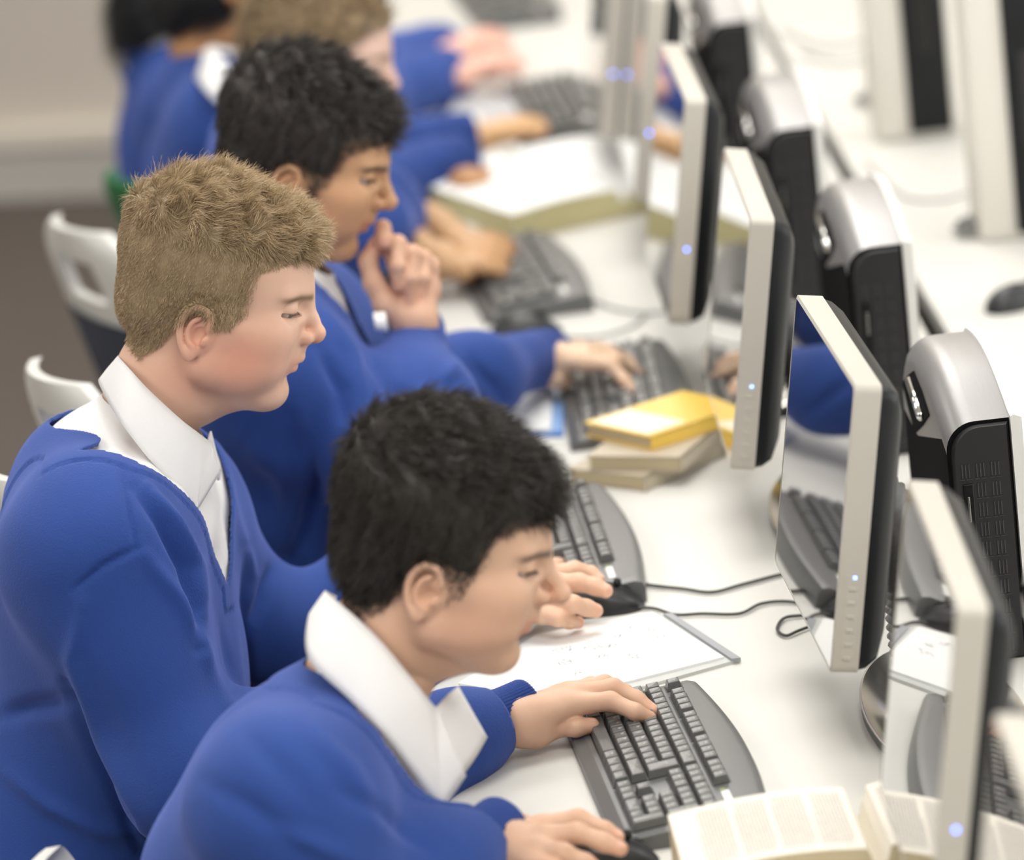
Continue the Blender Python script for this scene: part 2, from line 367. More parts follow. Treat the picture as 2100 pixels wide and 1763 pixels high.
def make_keyboard(loc, rz, label, bodym=kbody, keym=keymat):
    t = empty('keyboard', loc, rz, label, 'keyboard', 'black keyboards along the desk')
    yA, yB = .011, -.447
    NY = 40; rows = []
    def far(u):  # monitor-side edge
        s = (yA-u)/(yA-yB); return .136+.022*math.sin(math.pi*min(1, max(0, s*.8+.05)))
    xs = [0, .012, .3, .7, .96, 1]
    V = []; F = []
    for i in range(NY+1):
        y = yA+(yB-yA)*i/NY; xf = far(y); x0 = -.021
        e = 0.004 if i in (0, NY) else 0
        P = [(x0, y, 0), (x0, y, .011-e), (x0+.003, y, .013-e), (x0+.012, y, .0140-e*.3), (x0+.0145, y, kz(-.008)-e*.3), (xf-.012, y, kz(xf)-.0005-e*.5), (xf-.003, y, kz(xf)-.004-e*.3), (xf, y, kz(xf)-.012), (xf, y, 0)]
        V += P
    n = 9
    for i in range(NY):
        for k in range(n-1): F.append((i*n+k, i*n+k+1, (i+1)*n+k+1, (i+1)*n+k))
    F.append(tuple(range(n))[::-1]); F.append(tuple(NY*n+k for k in range(n)))
    meshobj('body', V, F, bodym, t, True, autos=math.radians(28))
    # dark wells around the key blocks
    w = MB()
    def well(u0, u1, v0, v1):
        a = [(v0*UU, -u0*UU), (v1*UU, -u0*UU), (v1*UU, -u1*UU), (v0*UU, -u1*UU)]
        w.add([(x, y, kz(x)-.0010) for x, y in a]+[(x, y, kz(x)+.0007) for x, y in a], [(4, 5, 6, 7)]+[(i, (i+1) % 4, 4+(i+1) % 4, 4+i) for i in range(4)])
    well(-.05, 15.05, -.05, 5.05); well(15.4, 18.5, 2.95, 5.05); well(15.4, 18.5, -.05, 1.02); well(16.4, 17.5, 1.0, 2.05); well(18.55, 22.65, -.05, 5.05)
    well(-.05, 1.05, 5.2, 6.3); well(1.95, 6.05, 5.2, 6.3); well(6.45, 10.55, 5.2, 6.3); well(10.95, 18.5, 5.2, 6.3)
    w.build('key_well', blackpl, t)
    l = MB(); l.add([(x, y, kz(x)+.0006) for x, y in ((5.5*UU, -19.5*UU), (5.95*UU, -19.5*UU), (5.95*UU, -22*UU), (5.5*UU, -22*UU))], [(0, 1, 2, 3)]); 
    l.build('indicator_strip', legend, t)
    MB().box((5.5*UU, -19.4*UU, kz(.1)), (5.9*UU, -19.1*UU, kz(.1)+.0016)).build('indicator_lamp', mat('lamp_olive', (.25, .3, .05), .3), t)
    left = MB(); cnt = 0; cache = {}
    order = sorted(LAY, key=lambda q: abs(q[0]-10)+abs(q[1]-3)*.1)
    for (u, v, wu, hv, s) in LAY:
        cx, cy = v*UU, -u*UU; a = UU*wu/2-.0006; b = UU*hv/2-.0006
        zt = .0098; sl = .0022
        mb = MB() if cnt < 100 else left
        V = []; prof = [(0, 0), (sl*.9, zt-.0008), (sl+.0007, zt)]
        for d, z in prof: V += [(-b+d, -a+d*.8, z), (b-d*1.2, -a+d*.8, z), (b-d*1.2, a-d*.8, z), (-b+d, a-d*.8, z)]
        # dished top centre
        V += [(0, 0, zt-.0006)]
        F = []
        for L in range(2):
            for k in range(4): F.append((L*4+k, L*4+(k+1) % 4, L*4+4+(k+1) % 4, L*4+4+k))
        F += [(8, 9, 12), (9, 10, 12), (10, 11, 12), (11, 8, 12)]
        ox, oy, oz = (0, 0, 0) if mb is not left else (cx, cy, kz(cx)+.0005)
        sh = .10
        mb.cur = 0; mb.add([(x+ox, y+oy, z+x*sh+oz) for x, y, z in V], F)
        if s:
            gv, gf = glyph(s); mb.cur = 1
            mb.add([(gy+ox+(b*.25 if len(s) == 1 else b*.2), -gx+oy+(0 if len(s) > 1 else a*.15), zt-.00015+(gy)*sh+oz+b*.02) for gx, gy, gz in gv], gf)
        if mb is not left:
            o = mb.build('key', [keym, legend], t); o.location = (cx, cy, kz(cx)+.0005)
        cnt += 1
    o = left.build('key_cluster', [keym, legend], t); o['kind'] = 'stuff'
    return t
kb1 = make_keyboard((0, 0, 0), .0862, 'sharp black keyboard in the foreground under the left hand of the front dark-haired boy')
def kbcopy(loc, rz, label):
    c = copy_tree(kb1); c.location = (loc[0], loc[1], DZ+loc[2] if len(loc) > 2 else DZ); c.rotation_euler = (0, 0, rz); c['label'] = label; return c
kbcopy((-.066, .862), .05, 'black keyboard right of the front boy\'s dark hair, above the hand holding a mouse')
kbcopy((.062, 1.585), .0, 'blurred keyboard behind the yellow book, under the pale typing hand')
kbcopy((-.078, 2.345), .10, 'blurred keyboard under the two tan hands')
kbcopy((.035, 3.62), .06, 'strongly blurred keyboard under the pair of pink hands')
q = PZ(1020, 62, 0); kbcopy((q[0]-.06, q[1]+.44), .10, 'most distant dark keyboard at the photo\'s top edge')
# ------------------------------------------------------------------ mice
def make_mouse(loc, rz, label):
    t = empty('computer_mouse', loc, rz, label, 'mouse', 'black mice on the desk')
    NX, NY = 26, 18; V = []; F = []
    for i in range(NX+1):
        s = i/NX; x = -.057+.114*s
        hw = .031*(1-abs(2*s-1)**2.6)**.5*(1-.10*math.sin(math.pi*s)) if 0 < s < 1 else 0.0005
        hh = .036*(math.sin(math.pi*min(1, max(0, s))**.85))**.62+.0005 if 0 < s < 1 else .001
        hh = max(hh, .004)
        for k in range(NY+1):
            a = math.pi*k/NY; V.append((x, hw*math.cos(a)*(1+.12*math.sin(a)), hh*math.sin(a)**.75))
    for i in range(NX):
        for k in range(NY): F.append((i*(NY+1)+k, i*(NY+1)+k+1, (i+1)*(NY+1)+k+1, (i+1)*(NY+1)+k))
    meshobj('body', V, F, mat('mouse_rubber', (.022, .023, .024), .38), t, True)
    MB().tube([(.012, 0, .0352), (.028, 0, .0318), (.042, 0, .024)], .0012, 6).build('button_seam', blackgl, t, True)
    MB().tube([(.026, -.0035, .034), (.026, .0035, .034)], .005, 14).build('scroll_wheel', darkgrey, t, True)
    return t
qa = PZ(1240, 1757, .012); make_mouse((qa[0], qa[1]+.0, 0), .05, 'dark mouse at the bottom edge, under the front boy\'s right hand')
qb = PZ(1228, 1252, .0); make_mouse((qb[0], qb[1], 0), -.05, 'dark mouse under the fingers beside the lined notebook page')
qc = PZ(1078, 690, .0); make_mouse((qc[0], qc[1], 0), .02, 'blurred dark mouse in front of the keyboard under the tan hands')
def far_mouse(px, py, lab, rz=.5):
    q = PZ(px, py); t = make_mouse((q[0], q[1], 0), rz, lab); t['group'] = 'blurred mice on the far desk'
far_mouse(2090, 628, 'dark blurred mouse on the far desk at the right edge')
# coiled cables on the far desk
def coil(px, py, r, n, lab, m=None):
    q = PZ(px, py, 0); mb = MB(); pts = []
    for i in range(n*20+1):
        a = i*2*math.pi/20; rr_ = r*(1-.25*math.sin(i*.13)); pts.append((rr_*math.cos(a), rr_*.8*math.sin(a), .006+.010*i/(20*n)*n/2))
    mb.tube(pts, .004, 8); o = mb.build('cable_coil', m or mat('grey_cable', (.22, .22, .21), .35), None, True); o.location = (q[0], q[1], DZ); tag(o, lab, 'cable', 'coiled cables on the far desk')
coil(2010, 480, .034, 4, 'grey coiled cable beside the right-hand far tower'); coil(1795, 215, .03, 3, 'grey coiled cable beside the left-hand far tower')
def wire(pts, r, lab, m=cable, nm='cable', group=None, z=.004):
    P = smoothpts([PZ(a, b, z) for a, b in pts], 10); o = MB().tube(P, r, 8).build(nm, m, None, True); tag(o, lab, 'cable', group); return o
wire([(1283, 1163), (1300, 1187), (1330, 1199), (1400, 1207), (1460, 1214), (1520, 1199), (1592, 1180), (1640, 1170), (1700, 1150)], .0022, 'thin dark keyboard cable curving across the desk to the sharp monitor')
wire([(1286, 1246), (1340, 1247), (1385, 1260), (1440, 1258), (1515, 1258), (1560, 1238), (1615, 1233), (1680, 1245), (1760, 1250)], .0020, 'thin dark mouse cable running just beyond the notebook')
wire([(1700, 1262), (1640, 1262), (1607, 1268), (1594, 1290), (1612, 1303), (1640, 1292), (1700, 1270)], .0020, 'small loop of dark cable beside the lower corner of the sharp monitor')
wire([(1540, 1618), (1565, 1634), (1600, 1650), (1680, 1640)], .0028, 'short dark cable leaving the foreground keyboard beside the open book')
wire([(1180, 590), (1230, 622), (1300, 640), (1370, 640)], .0022, 'blurred cable curving right from the keyboard under the tan hands', mat('cable_pale', (.30, .30, .28), .5))
wire([(1145, 690), (1220, 690), (1290, 672), (1330, 640)], .0022, 'blurred cable leaving the mouse near the tan hands', mat('cable_pale', (.30, .30, .28), .5))
wire([(1775, 330), (1850, 400), (1930, 410), (2000, 395), (2060, 420)], .0022, 'pale cable lying on the far desk', mat('cable_pale', (.30, .30, .28), .5))
wire([(1600, 60), (1680, 95), (1760, 88), (1830, 60)], .003, 'pale cable on the far desk near the photo\'s top', mat('cable_pale', (.30, .30, .28), .5))
wire([(1640, 110), (1720, 130), (1790, 120), (1850, 140)], .003, 'second pale cable on the far desk left of the far towers', mat('cable_pale', (.30, .30, .28), .5))
# ------------------------------------------------------------------ books
def quad_slab(corners, z0, z1, name, m, parent=None, bev=0):
    mb = MB(); mb.prism([(c[0], c[1]) for c in corners], z0, z1); return mb.build(name, m, parent)
def closed_book(corner, ang, w, d, h, z, cov, lab, edge=pageedge):
    """corner: near-left corner; w along ang, d perpendicular; spine along the near-right (w) side"""
    t = empty('book', (corner[0], corner[1], z), ang, lab, 'book', 'stack of books beside the monitor')
    MB().box((.003, .003, .0025), (w-.003, d-.004, h-.0025)).build('pages', edge, t)
    mb = MB(); mb.box((0, 0, 0), (w, d, .002)); mb.box((0, 0, h-.002), (w, d, h)); mb.box((w-.002, 0, 0), (w, d, h)); mb.build('cover', cov, t)
    return t
a = PZ(1335, 1008, 0); ang = math.atan2(*(PZ(1482, 935, 0)-a)[[1, 0]]); L1 = np.linalg.norm(PZ(1482, 935, 0)-a)
def book2(pn, pl, pr, z, h, cov, lab, edge=pageedge, top=None):
    """pn nearest corner pixel, pl left corner pixel, pr right corner pixel at bottom height z"""
    n = PZ(*pn, z); l = PZ(*pl, z); r = PZ(*pr, z); u = r-n; v = l-n
    # square it
    lu, lv = np.linalg.norm(u), np.linalg.norm(v); u = u/lu; pv = np.array([-u[1], u[0], 0]); 
    if pv@v < 0: pv = -pv
    t = empty('book', (n[0], n[1], z), math.atan2(u[1], u[0]), lab, 'book', 'stack of books beside the monitor')
    s = 1; lv = min(lv, .24)
    MB().box((.003, .004, .0025), (lu-.004, lv-.003, h-.0025)).build('pages', edge, t)
    mb = MB(); mb.box((0, 0, 0), (lu, lv, .002)); mb.box((0, 0, h-.002), (lu, lv, h)); mb.box((0, 0, 0), (lu, .002, h)); mb.build('cover', cov, t)
    if top: MB().box((.006, lv*.10, h), (lu*.42, lv*.94, h+.0006)).build('cover_panel', top, t)
    return t, n, u, pv, lu, lv
book2((1325, 1009), (1160, 992), (1482, 935), 0, .021, khaki, 'tan-edged book at the bottom of the book stack')
book2((1400, 968), (1222, 955), (1482, 900), .021, .021, khaki, 'tan-edged book in the middle of the book stack')
book2((1337, 925), (1180, 902), (1540, 858), .042, .020, yellow, 'yellow paperback on top of the book stack', pageedge, yellowpale)
b = PZ(1290, 880, .075); e_ = PZ(1285, 830, .09)
# open book with curved pages
def open_book(cn, ang, w, d, h, lab, edgem, lines=True, coverm=khaki, pm=cream, group='open books on the desk', ncol=9):
    """spine along local y at x=0, pages left (-x) and right (+x), w half width, d height"""
    t = empty('open_book', cn, ang, lab, 'book', group)
    N = 16
    def prof(s): return h*(.86+.14*math.sin(math.pi*min(1, s*.85+.15)))
    for sg in (-1, 1):
        V = []; F = []
        for i in range(N+1):
            s = i/N; x = sg*w*s; z = prof(s) if s > .02 else h*.45
            V += [(x, 0, z), (x, d, z)]
        for i in range(N): F.append((i*2, i*2+2, i*2+3, i*2+1) if sg > 0 else (i*2, i*2+1, i*2+3, i*2+2))
        nm = len(V); V += [(x, y, .002) for x, y, z in V[:nm]]
        E = []
        for i in range(N): E += [(i*2, nm+i*2, nm+i*2+2, i*2+2), (i*2+1, i*2+3, nm+i*2+3, nm+i*2+1)]
        E.append((N*2, N*2+1, nm+N*2+1, nm+N*2))
        mi = [0]*len(F)+[1]*len(E)
        o = meshobj('page_block', V, F+E, [pm, edgem], t, False, mi)
        if lines:
            L = MB(); rnd = random.Random(3+sg)
            for c in range(44):
                s0 = .10+.80*c/44
                if c % 11 == 10: continue
                y = d*(.09 if c % 11 else .16); ye = d*(.92 if c % 11 != 9 else rnd.uniform(.5, .8))
                while y < ye:
                    y2 = min(ye, y+rnd.uniform(.004, .014)); xa, xb = sg*w*s0, sg*w*(s0+.009); za, zb = prof(s0)+.0006, prof(s0+.009)+.0006
                    L.add([(xa, y, za), (xb, y, zb), (xb, y2, zb), (xa, y2, za)], [(0, 1, 2, 3)]); y = y2+rnd.uniform(.0016, .003)
            L.build('printed_text', inkm, t)
    MB().box((-w-.004, -.003, 0), (w+.004, d+.003, .002)).build('cover', coverm, t)
    return t
# foreground open book
qf = PZ(1372, 1663, .062)
open_book((qf[0]+.20, qf[1]-.19, 0), .035, .196, .185, .073, 'open printed book with cream pages at the bottom edge, in front of the keyboard', pageedge)
# big blurred open book
n1 = PZ(1050, 440, .045); n2 = PZ(1275, 385, .05)
au = n2-n1; lw = np.linalg.norm(au); an = math.atan2(au[1], au[0])
ob = open_book((n2[0], n2[1], 0), an-.0, lw, .42, .052, 'big blurred open book with blank-looking white pages and olive page edges', oldedge, False, khaki, paper)
# misc papers
def sheet(pts, z, h, name, m, lab, cat, group=None, parent=None):
    P = [PZ(a, b, z+h) for a, b in pts]; mb = MB(); mb.prism([(p[0], p[1]) for p in P], z, z+h); o = mb.build(name, m, parent); 
    if parent is None: tag(o, lab, cat, group)
    return o
nb = empty('notebook', (0, 0, 0), 0, 'open notebook page with faint handwriting on a grey pad beside the foreground keyboard', 'notebook')
def kid(o, p): 
    o.parent = p; o.location.z = 0; return o
kid(sheet([(955, 1425), (1105, 1278), (1372, 1256), (1519, 1350), (1300, 1412), (1180, 1440)], .0, .004, 'backing_card', mat('pad_card', (.55, .56, .54), .6), 0, 0), nb)
kid(sheet([(940, 1400), (1100, 1300), (1338, 1254), (1484, 1346), (1280, 1398), (1130, 1432)], .004, .003, 'page', paper, 0, 0), nb)
kid(sheet([(1360, 1257), (1378, 1256), (1519, 1348), (1500, 1350)], .004, .0035, 'binding_strip', mat('binding_grey', (.30, .31, .33), .5), 0, 0), nb)
rnd = random.Random(8)
for (cx, cy, n_) in ((1290, 1288, 3), (1335, 1292, 2), (1345, 1310, 3), (1140, 1335, 4), (1205, 1330, 5), (1255, 1322, 2), (1235, 1345, 2), (1150, 1358, 3), (1185, 1382, 2), (1300, 1345, 2), (1265, 1305, 2)):
    hw = MB()
    for k in range(n_):
        x = cx+k*11-8; y = cy-k*2; pts = [PZ(x+rnd.uniform(-4, 4)+i*1.6, y+rnd.uniform(-6, 6), .0074) for i in range(5)]
        hw.tube(smoothpts(pts, 3), .00045, 4)
    kid(hw.build('handwriting', mat('pencil', (.5, .5, .52), .8), None), nb)

wb = empty('exercise_book', (0, 0, 0), 0, 'white exercise book with blue cover edge behind the front boy\'s hair', 'notebook')
kid(sheet([(1000, 865), (1125, 788), (1158, 790), (1156, 892), (1070, 893)], 0, .003, 'cover', bluec, 0, 0), wb)
kid(sheet([(1000, 858), (1120, 786), (1132, 788), (1130, 878), (1075, 884)], .003, .006, 'pages', paper, 0, 0), wb)
kid(sheet([(1133, 792), (1155, 793), (1152, 884), (1131, 886)], .003, .001, 'cover_panel', lightblue, 0, 0), wb)
sheet([(905, 262), (935, 198), (1205, 192), (1235, 240), (1100, 262)], 0, .018, 'binder', mat('binder_grey', (.47, .47, .48), .5), 'blurred grey binder lying in front of the far keyboard', 'binder')
sheet([(822, 246), (830, 212), (905, 208), (900, 252)], 0, .006, 'paper_sheet', paper, 'white sheet of paper lying between two blue sleeves', 'paper')
sheet([(930, 262), (940, 240), (985, 235), (985, 262)], .0181, .006, 'eraser', cream, 'small cream block lying on the blurred grey binder', 'eraser')
sheet([(1040, 258), (1110, 245), (1215, 240), (1205, 262), (1120, 275)], .0, .012, 'folder', mat('teal_dark', (.06, .09, .10), .5), 'dark teal folder edge behind the big open book', 'folder')
sheet([(830, 470), (900, 405), (980, 400), (1010, 450), (900, 520)], .0, .004, 'paper_sheet', paper, 'white sheet of paper lying above the tan forearms', 'paper')
# pencil beside the typing hand
pp = [PZ(1288, 812, .055), PZ(1292, 890, .066)]
# ------------------------------------------------------------------ chairs
chw = mat('chair_plastic', (.66, .65, .61), .4)
navy = mat('navy_fabric', (.030, .036, .055), .85, bump=.2, bscale=500)
maroon = mat('maroon_fabric', (.22, .03, .07), .85, bump=.2, bscale=500)
green = mat('green_fabric', (.02, .16, .05), .8)
steel = mat('chair_steel', (.4, .4, .4), .35, metal=.8)
def make_chair(x, y, rz, lab, pad=navy, ztop=.13, chw=chw):
    """seat faces local +x; back panel at x=0"""
    t = empty('classroom_chair', (x, y, -DZ), rz, lab, 'chair', 'classroom chairs behind the pupils')
    zt = DZ+ztop; zs = .44; W = .21
    # back shell with a handle hole: grid with missing cells
    NU, NV = 28, 28; V = []; F = []
    def bp(u, v):   # u across -1..1, v 0..1 bottom to top
        rr_ = 1-.16*max(0, v-.55)**2*4 ; wd = W*(1-.10*v)*(1 if v < .8 else math.sqrt(max(.02, 1-((v-.8)/.2)**2*.75)))
        yy = u*wd; xx = -.13*v+.03*(u*u); return (xx, yy, zs+.02+(zt-zs-.02)*v)
    idx = {}
    for th in (0, -.016):
        for i in range(NU+1):
            for j in range(NV+1):
                p = bp(i/NU*2-1, j/NV); idx[(th, i, j)] = len(V); V.append((p[0]+th, p[1], p[2]))
    def hole(i, j): return abs((i+.5)/NU*2-1) < .36 and .74 < (j+.5)/NV < .88
    for i in range(NU):
        for j in range(NV):
            if hole(i, j): continue
            F.append((idx[(0, i, j)], idx[(0, i+1, j)], idx[(0, i+1, j+1)], idx[(0, i, j+1)])); F.append((idx[(-.016, i, j)], idx[(-.016, i, j+1)], idx[(-.016, i+1, j+1)], idx[(-.016, i+1, j)]))
            for (di, dj, a, b) in ((-1, 0, (0, 0), (0, 1)), (1, 0, (1, 1), (1, 0)), (0, -1, (1, 0), (0, 0)), (0, 1, (0, 1), (1, 1))):
                ii, jj = i+di, j+dj
                if ii < 0 or jj < 0 or ii >= NU or jj >= NV or hole(ii, jj):
                    F.append((idx[(0, i+a[0], j+a[1])], idx[(0, i+b[0], j+b[1])], idx[(-.016, i+b[0], j+b[1])], idx[(-.016, i+a[0], j+a[1])]))
    meshobj('backrest', V, F, chw, t, True, autos=AS)
    for sx, nm in ((.004, 'back_pad'), (-.020, 'rear_pad')):
        V = []; F = []
        n = 10
        for i in range(n+1):
            for j in range(n+1):
                p = bp((i/n*2-1)*.78, .12+.56*j/n); b_ = .006*math.sin(math.pi*i/n)*math.sin(math.pi*j/n); V.append((p[0]+sx+(b_ if sx > 0 else -b_), p[1], p[2]))
        for i in range(n):
            for j in range(n): F.append((i*(n+1)+j, (i+1)*(n+1)+j, (i+1)*(n+1)+j+1, i*(n+1)+j+1))
        meshobj(nm, V, F, pad, t, True)
    MB().box((.0, -.2, zs-.02), (.40, .2, zs), .008).build('seat', chw, t, True, AS)
    MB().box((.03, -.18, zs), (.38, .18, zs+.02), .008).build('seat_pad', pad, t, True, AS)
    for sx, sy in ((.04, -.17), (.04, .17), (.36, -.17), (.36, .17)):
        MB().tube([(sx, sy, zs-.02), (sx+(-.05 if sx < .2 else .04), sy*1.1, 0)], .011, 10).build('leg', steel, t, True)
    return t
for px, py, zt_, rz, lab, pad in ((160, 432, .21, .45, 'white plastic chair with a handle hole, standing behind the blond boy\'s head', navy), (112, 735, .24, .40, 'white-rimmed navy chair just above the blond boy\'s shoulder', navy),
    (-8, 925, .26, .3, 'white-rimmed navy chair, tip of its back at the left edge', navy), (98, 1776, .066, .15, 'maroon padded chair with white rim in the bottom left corner', maroon), (268, 335, .12, .4, 'green padded chair with white rim behind the pupils\' heads', green)):
    q = PZ(px-20, py+32, zt_); make_chair(q[0]+.13*math.cos(rz), q[1]+.13*math.sin(rz), rz, lab, pad if pad is not green else chw, zt_, chw if pad is not green else green)
# ------------------------------------------------------------------ ceiling lights
def panel(x, y, e, w=1.2, d=1.2):
    t = empty('ceiling_light', (x, y, 2.27), 0, None, None)
    tag(t, 'white square ceiling light panel above the desks', 'ceiling light', 'ceiling light panels')
    MB().box((-w/2-.03, -d/2-.03, -.02), (w/2+.03, d/2+.03, .0)).build('frame', whiteplastic, t)
    MB().box((-w/2, -d/2, -.024), (w/2, d/2, -.019)).build('diffuser', mat('light_panel', (.9, .9, .9), .5, emit=(1, .985, .95), estr=4), t)
    l = bpy.data.lights.new('lamp', 'AREA'); l.shape = 'RECTANGLE'; l.size = w; l.size_y = d; l.energy = e; l.color = (1, .975, .94)
    o = bpy.data.objects.new('lamp', l); C.objects.link(o); o.parent = t; o.location = (0, 0, -.03)
EP = 23
for x in (-2.4, .2, 2.8):
    for y in (-4.4, -1.8, .8, 3.4, 6.0): 
        if not (x < -2 and y > 5): panel(x, y, EP if x < 2 else EP*.45)
# daylight window on the right-hand wall
MB().box((5.97, -5, -.1), (6.0, 5.5, 1.6)).build('window_1', mat('window_pane', (.9, .93, .95), .3, emit=(.95, .98, 1), estr=3))['kind'] = 'structure'
l = bpy.data.lights.new('daylight', 'AREA'); l.shape = 'RECTANGLE'; l.size = 10; l.size_y = 1.6; l.energy = 75; l.color = (.95, .98, 1)
o = bpy.data.objects.new('daylight', l); C.objects.link(o); o.location = (5.9, .2, .8+DZ); o.rotation_euler = (0, math.radians(90), 0)
w = bpy.data.worlds.new('world'); bpy.context.scene.world = w; w.use_nodes = True; w.node_tree.nodes['Background'].inputs[0].default_value = (.9, .93, 1, 1); w.node_tree.nodes['Background'].inputs[1].default_value = .4
vs = bpy.context.scene.view_settings; vs.view_transform = 'Standard'; vs.look = 'None'; vs.exposure = -0.1; vs.gamma = 1
# ------------------------------------------------------------------ implicit surfaces
def surface_nets(F, org, h):
    S = F < 0; nx, ny, nz = F.shape
    cs = [(i, j, k) for i in (0, 1) for j in (0, 1) for k in (0, 1)]
    cnt = np.zeros((nx-1, ny-1, nz-1), np.int8)
    for i, j, k in cs: cnt += S[i:nx-1+i, j:ny-1+j, k:nz-1+k]
    act = (cnt > 0) & (cnt < 8); idx = np.argwhere(act); ids = -np.ones(act.shape, np.int32); ids[act] = np.arange(len(idx))
    vals = {c: F[idx[:, 0]+c[0], idx[:, 1]+c[1], idx[:, 2]+c[2]] for c in cs}
    P = np.zeros((len(idx), 3)); N = np.zeros(len(idx))
    for a in cs:
        for d in range(3):
            if a[d] == 0:
                b = list(a); b[d] = 1; b = tuple(b); va, vb = vals[a], vals[b]; m = (va < 0) != (vb < 0)
                t = np.where(m, va/np.where(m, va-vb, 1), 0)
                q = np.array(a, float)[None, :].repeat(len(idx), 0); q[:, d] += t
                P[m] += q[m]; N[m] += 1
    V = (idx+P/N[:, None])*h+org
    Q = []
    for d in range(3):
        e1, e2 = (d+1) % 3, (d+2) % 3
        sl0 = [slice(None)]*3; sl1 = [slice(None)]*3; sl0[d] = slice(0, -1); sl1[d] = slice(1, None)
        a = S[tuple(sl0)]; b = S[tuple(sl1)]; w = np.argwhere(a != b)
        w = w[(w[:, e1] > 0) & (w[:, e2] > 0) & (w[:, e1] < F.shape[e1]-1) & (w[:, e2] < F.shape[e2]-1)]
        def cid(o1, o2):
            c = w.copy(); c[:, e1] += o1; c[:, e2] += o2; return ids[c[:, 0], c[:, 1], c[:, 2]]
        q = np.stack([cid(-1, -1), cid(0, -1), cid(0, 0), cid(-1, 0)], 1)
        ins = a[w[:, 0], w[:, 1], w[:, 2]]; q[~ins] = q[~ins][:, ::-1]; Q.append(q)
    return V, np.concatenate(Q)
class Field:
    def __init__(s, lo, hi, h, halfy=False, km=0):
        s.km = km
        s.lo = np.array(lo, float); s.h = h; hi = np.array(hi, float)
        if halfy: s.lo[1] = -math.ceil(-s.lo[1]/h)*h; hi[1] = 1e-6
        s.n = (np.floor((hi-s.lo)/h)).astype(int)+1
        s.F = np.full(s.n, 50.0, np.float32); s.half = halfy
    def sl(s, lo, hi):
        a = np.clip(np.floor((np.array(lo)-s.lo)/s.h).astype(int), 0, s.n); b = np.clip(np.ceil((np.array(hi)-s.lo)/s.h).astype(int)+1, 0, s.n)
        if np.any(b <= a): return None
        ax = [(s.lo[d]+s.h*np.arange(a[d], b[d])).astype(np.float32) for d in range(3)]
        return tuple(slice(a[d], b[d]) for d in range(3)), ax[0][:, None, None], ax[1][None, :, None], ax[2][None, None, :]
    def put(s, lo, hi, fn, k, op='u'):
        m = max(k, s.km)+s.h*3; r = s.sl(np.array(lo)-m, np.array(hi)+m)
        if r is None: return
        q, X, Y, Z = r; d = fn(X, Y, Z); f = s.F[q]
        if op == 'u':
            hh = np.maximum(k-np.abs(f-d), 0)/k if k > 0 else 0; s.F[q] = np.minimum(f, d)-hh*hh*k*.25
        else:   # subtract
            d = -d; hh = np.maximum(k-np.abs(f-d), 0)/k if k > 0 else 0; s.F[q] = np.maximum(f, d)+hh*hh*k*.25
    def ell(s, c, r, k=.5, op='u', rot=None):
        c = np.array(c, float); r = np.array(r, float); R = max(r)
        def fn(X, Y, Z):
            x, y, z = X-c[0], Y-c[1], Z-c[2]
            if rot is not None: x, y, z = [rot[i][0]*x+rot[i][1]*y+rot[i][2]*z for i in range(3)]
            k0 = np.sqrt((x/r[0])**2+(y/r[1])**2+(z/r[2])**2); k1 = np.sqrt((x/r[0]**2)**2+(y/r[1]**2)**2+(z/r[2]**2)**2)+1e-6
            return k0*(k0-1)/k1
        ext = r if rot is None else np.array([R]*3); s.put(c-ext, c+ext, fn, k, op)
    def cap(s, a, b, ra, rb, k=.5, op='u', sc=(1, 1, 1)):
        a = np.array(a, float); b = np.array(b, float); S = np.array(sc, float); A = a/S; B = b/S; ba = B-A; L = float(ba@ba)+1e-9
        def fn(X, Y, Z):
            x, y, z = X/S[0]-A[0], Y/S[1]-A[1], Z/S[2]-A[2]
            t = np.clip((x*ba[0]+y*ba[1]+z*ba[2])/L, 0, 1)
            return (np.sqrt((x-t*ba[0])**2+(y-t*ba[1])**2+(z-t*ba[2])**2)-(ra+(rb-ra)*t))*min(S)
        R = max(ra, rb)*max(sc); s.put(np.minimum(a, b)-R, np.maximum(a, b)+R, fn, k, op)
    def chain(s, pts, rs, k=.5, op='u', k0=None):
        for i in range(len(pts)-1): s.cap(pts[i], pts[i+1], rs[i], rs[i+1], (k0 if (k0 and i == 0) else k), op)
    def mesh(s):
        F = s.F
        if s.half: F = np.concatenate([F, F[:, -2::-1]], 1)
        return surface_nets(F, s.lo, s.h)
def clip_mesh(V, Q, sd, keep=None):
    """trims a quad mesh at sd = 0, pulling the border vertices onto the line"""
    V = V.copy(); k = sd > 0
    if keep is not None: Q = Q[keep[Q].all(1)]
    kk = k[Q]; Q = Q[kk.any(1)]; acc = np.zeros_like(V); n = np.zeros(len(V))
    for a in range(4):
        for b in ((a+1) % 4, (a+2) % 4, (a+3) % 4):
            i, j = Q[:, a], Q[:, b]; m = k[i] & ~k[j]; i, j = i[m], j[m]; t = np.clip(sd[i]/(sd[i]-sd[j]+1e-9), 0, 1)[:, None]
            np.add.at(acc, j, V[i]*(1-t)+V[j]*t); np.add.at(n, j, 1)
    m = n > 0; V[m] = acc[m]/n[m][:, None]; return V, Q
def rotm(ax, deg):
    return np.array(Matrix.Rotation(math.radians(deg), 3, ax))
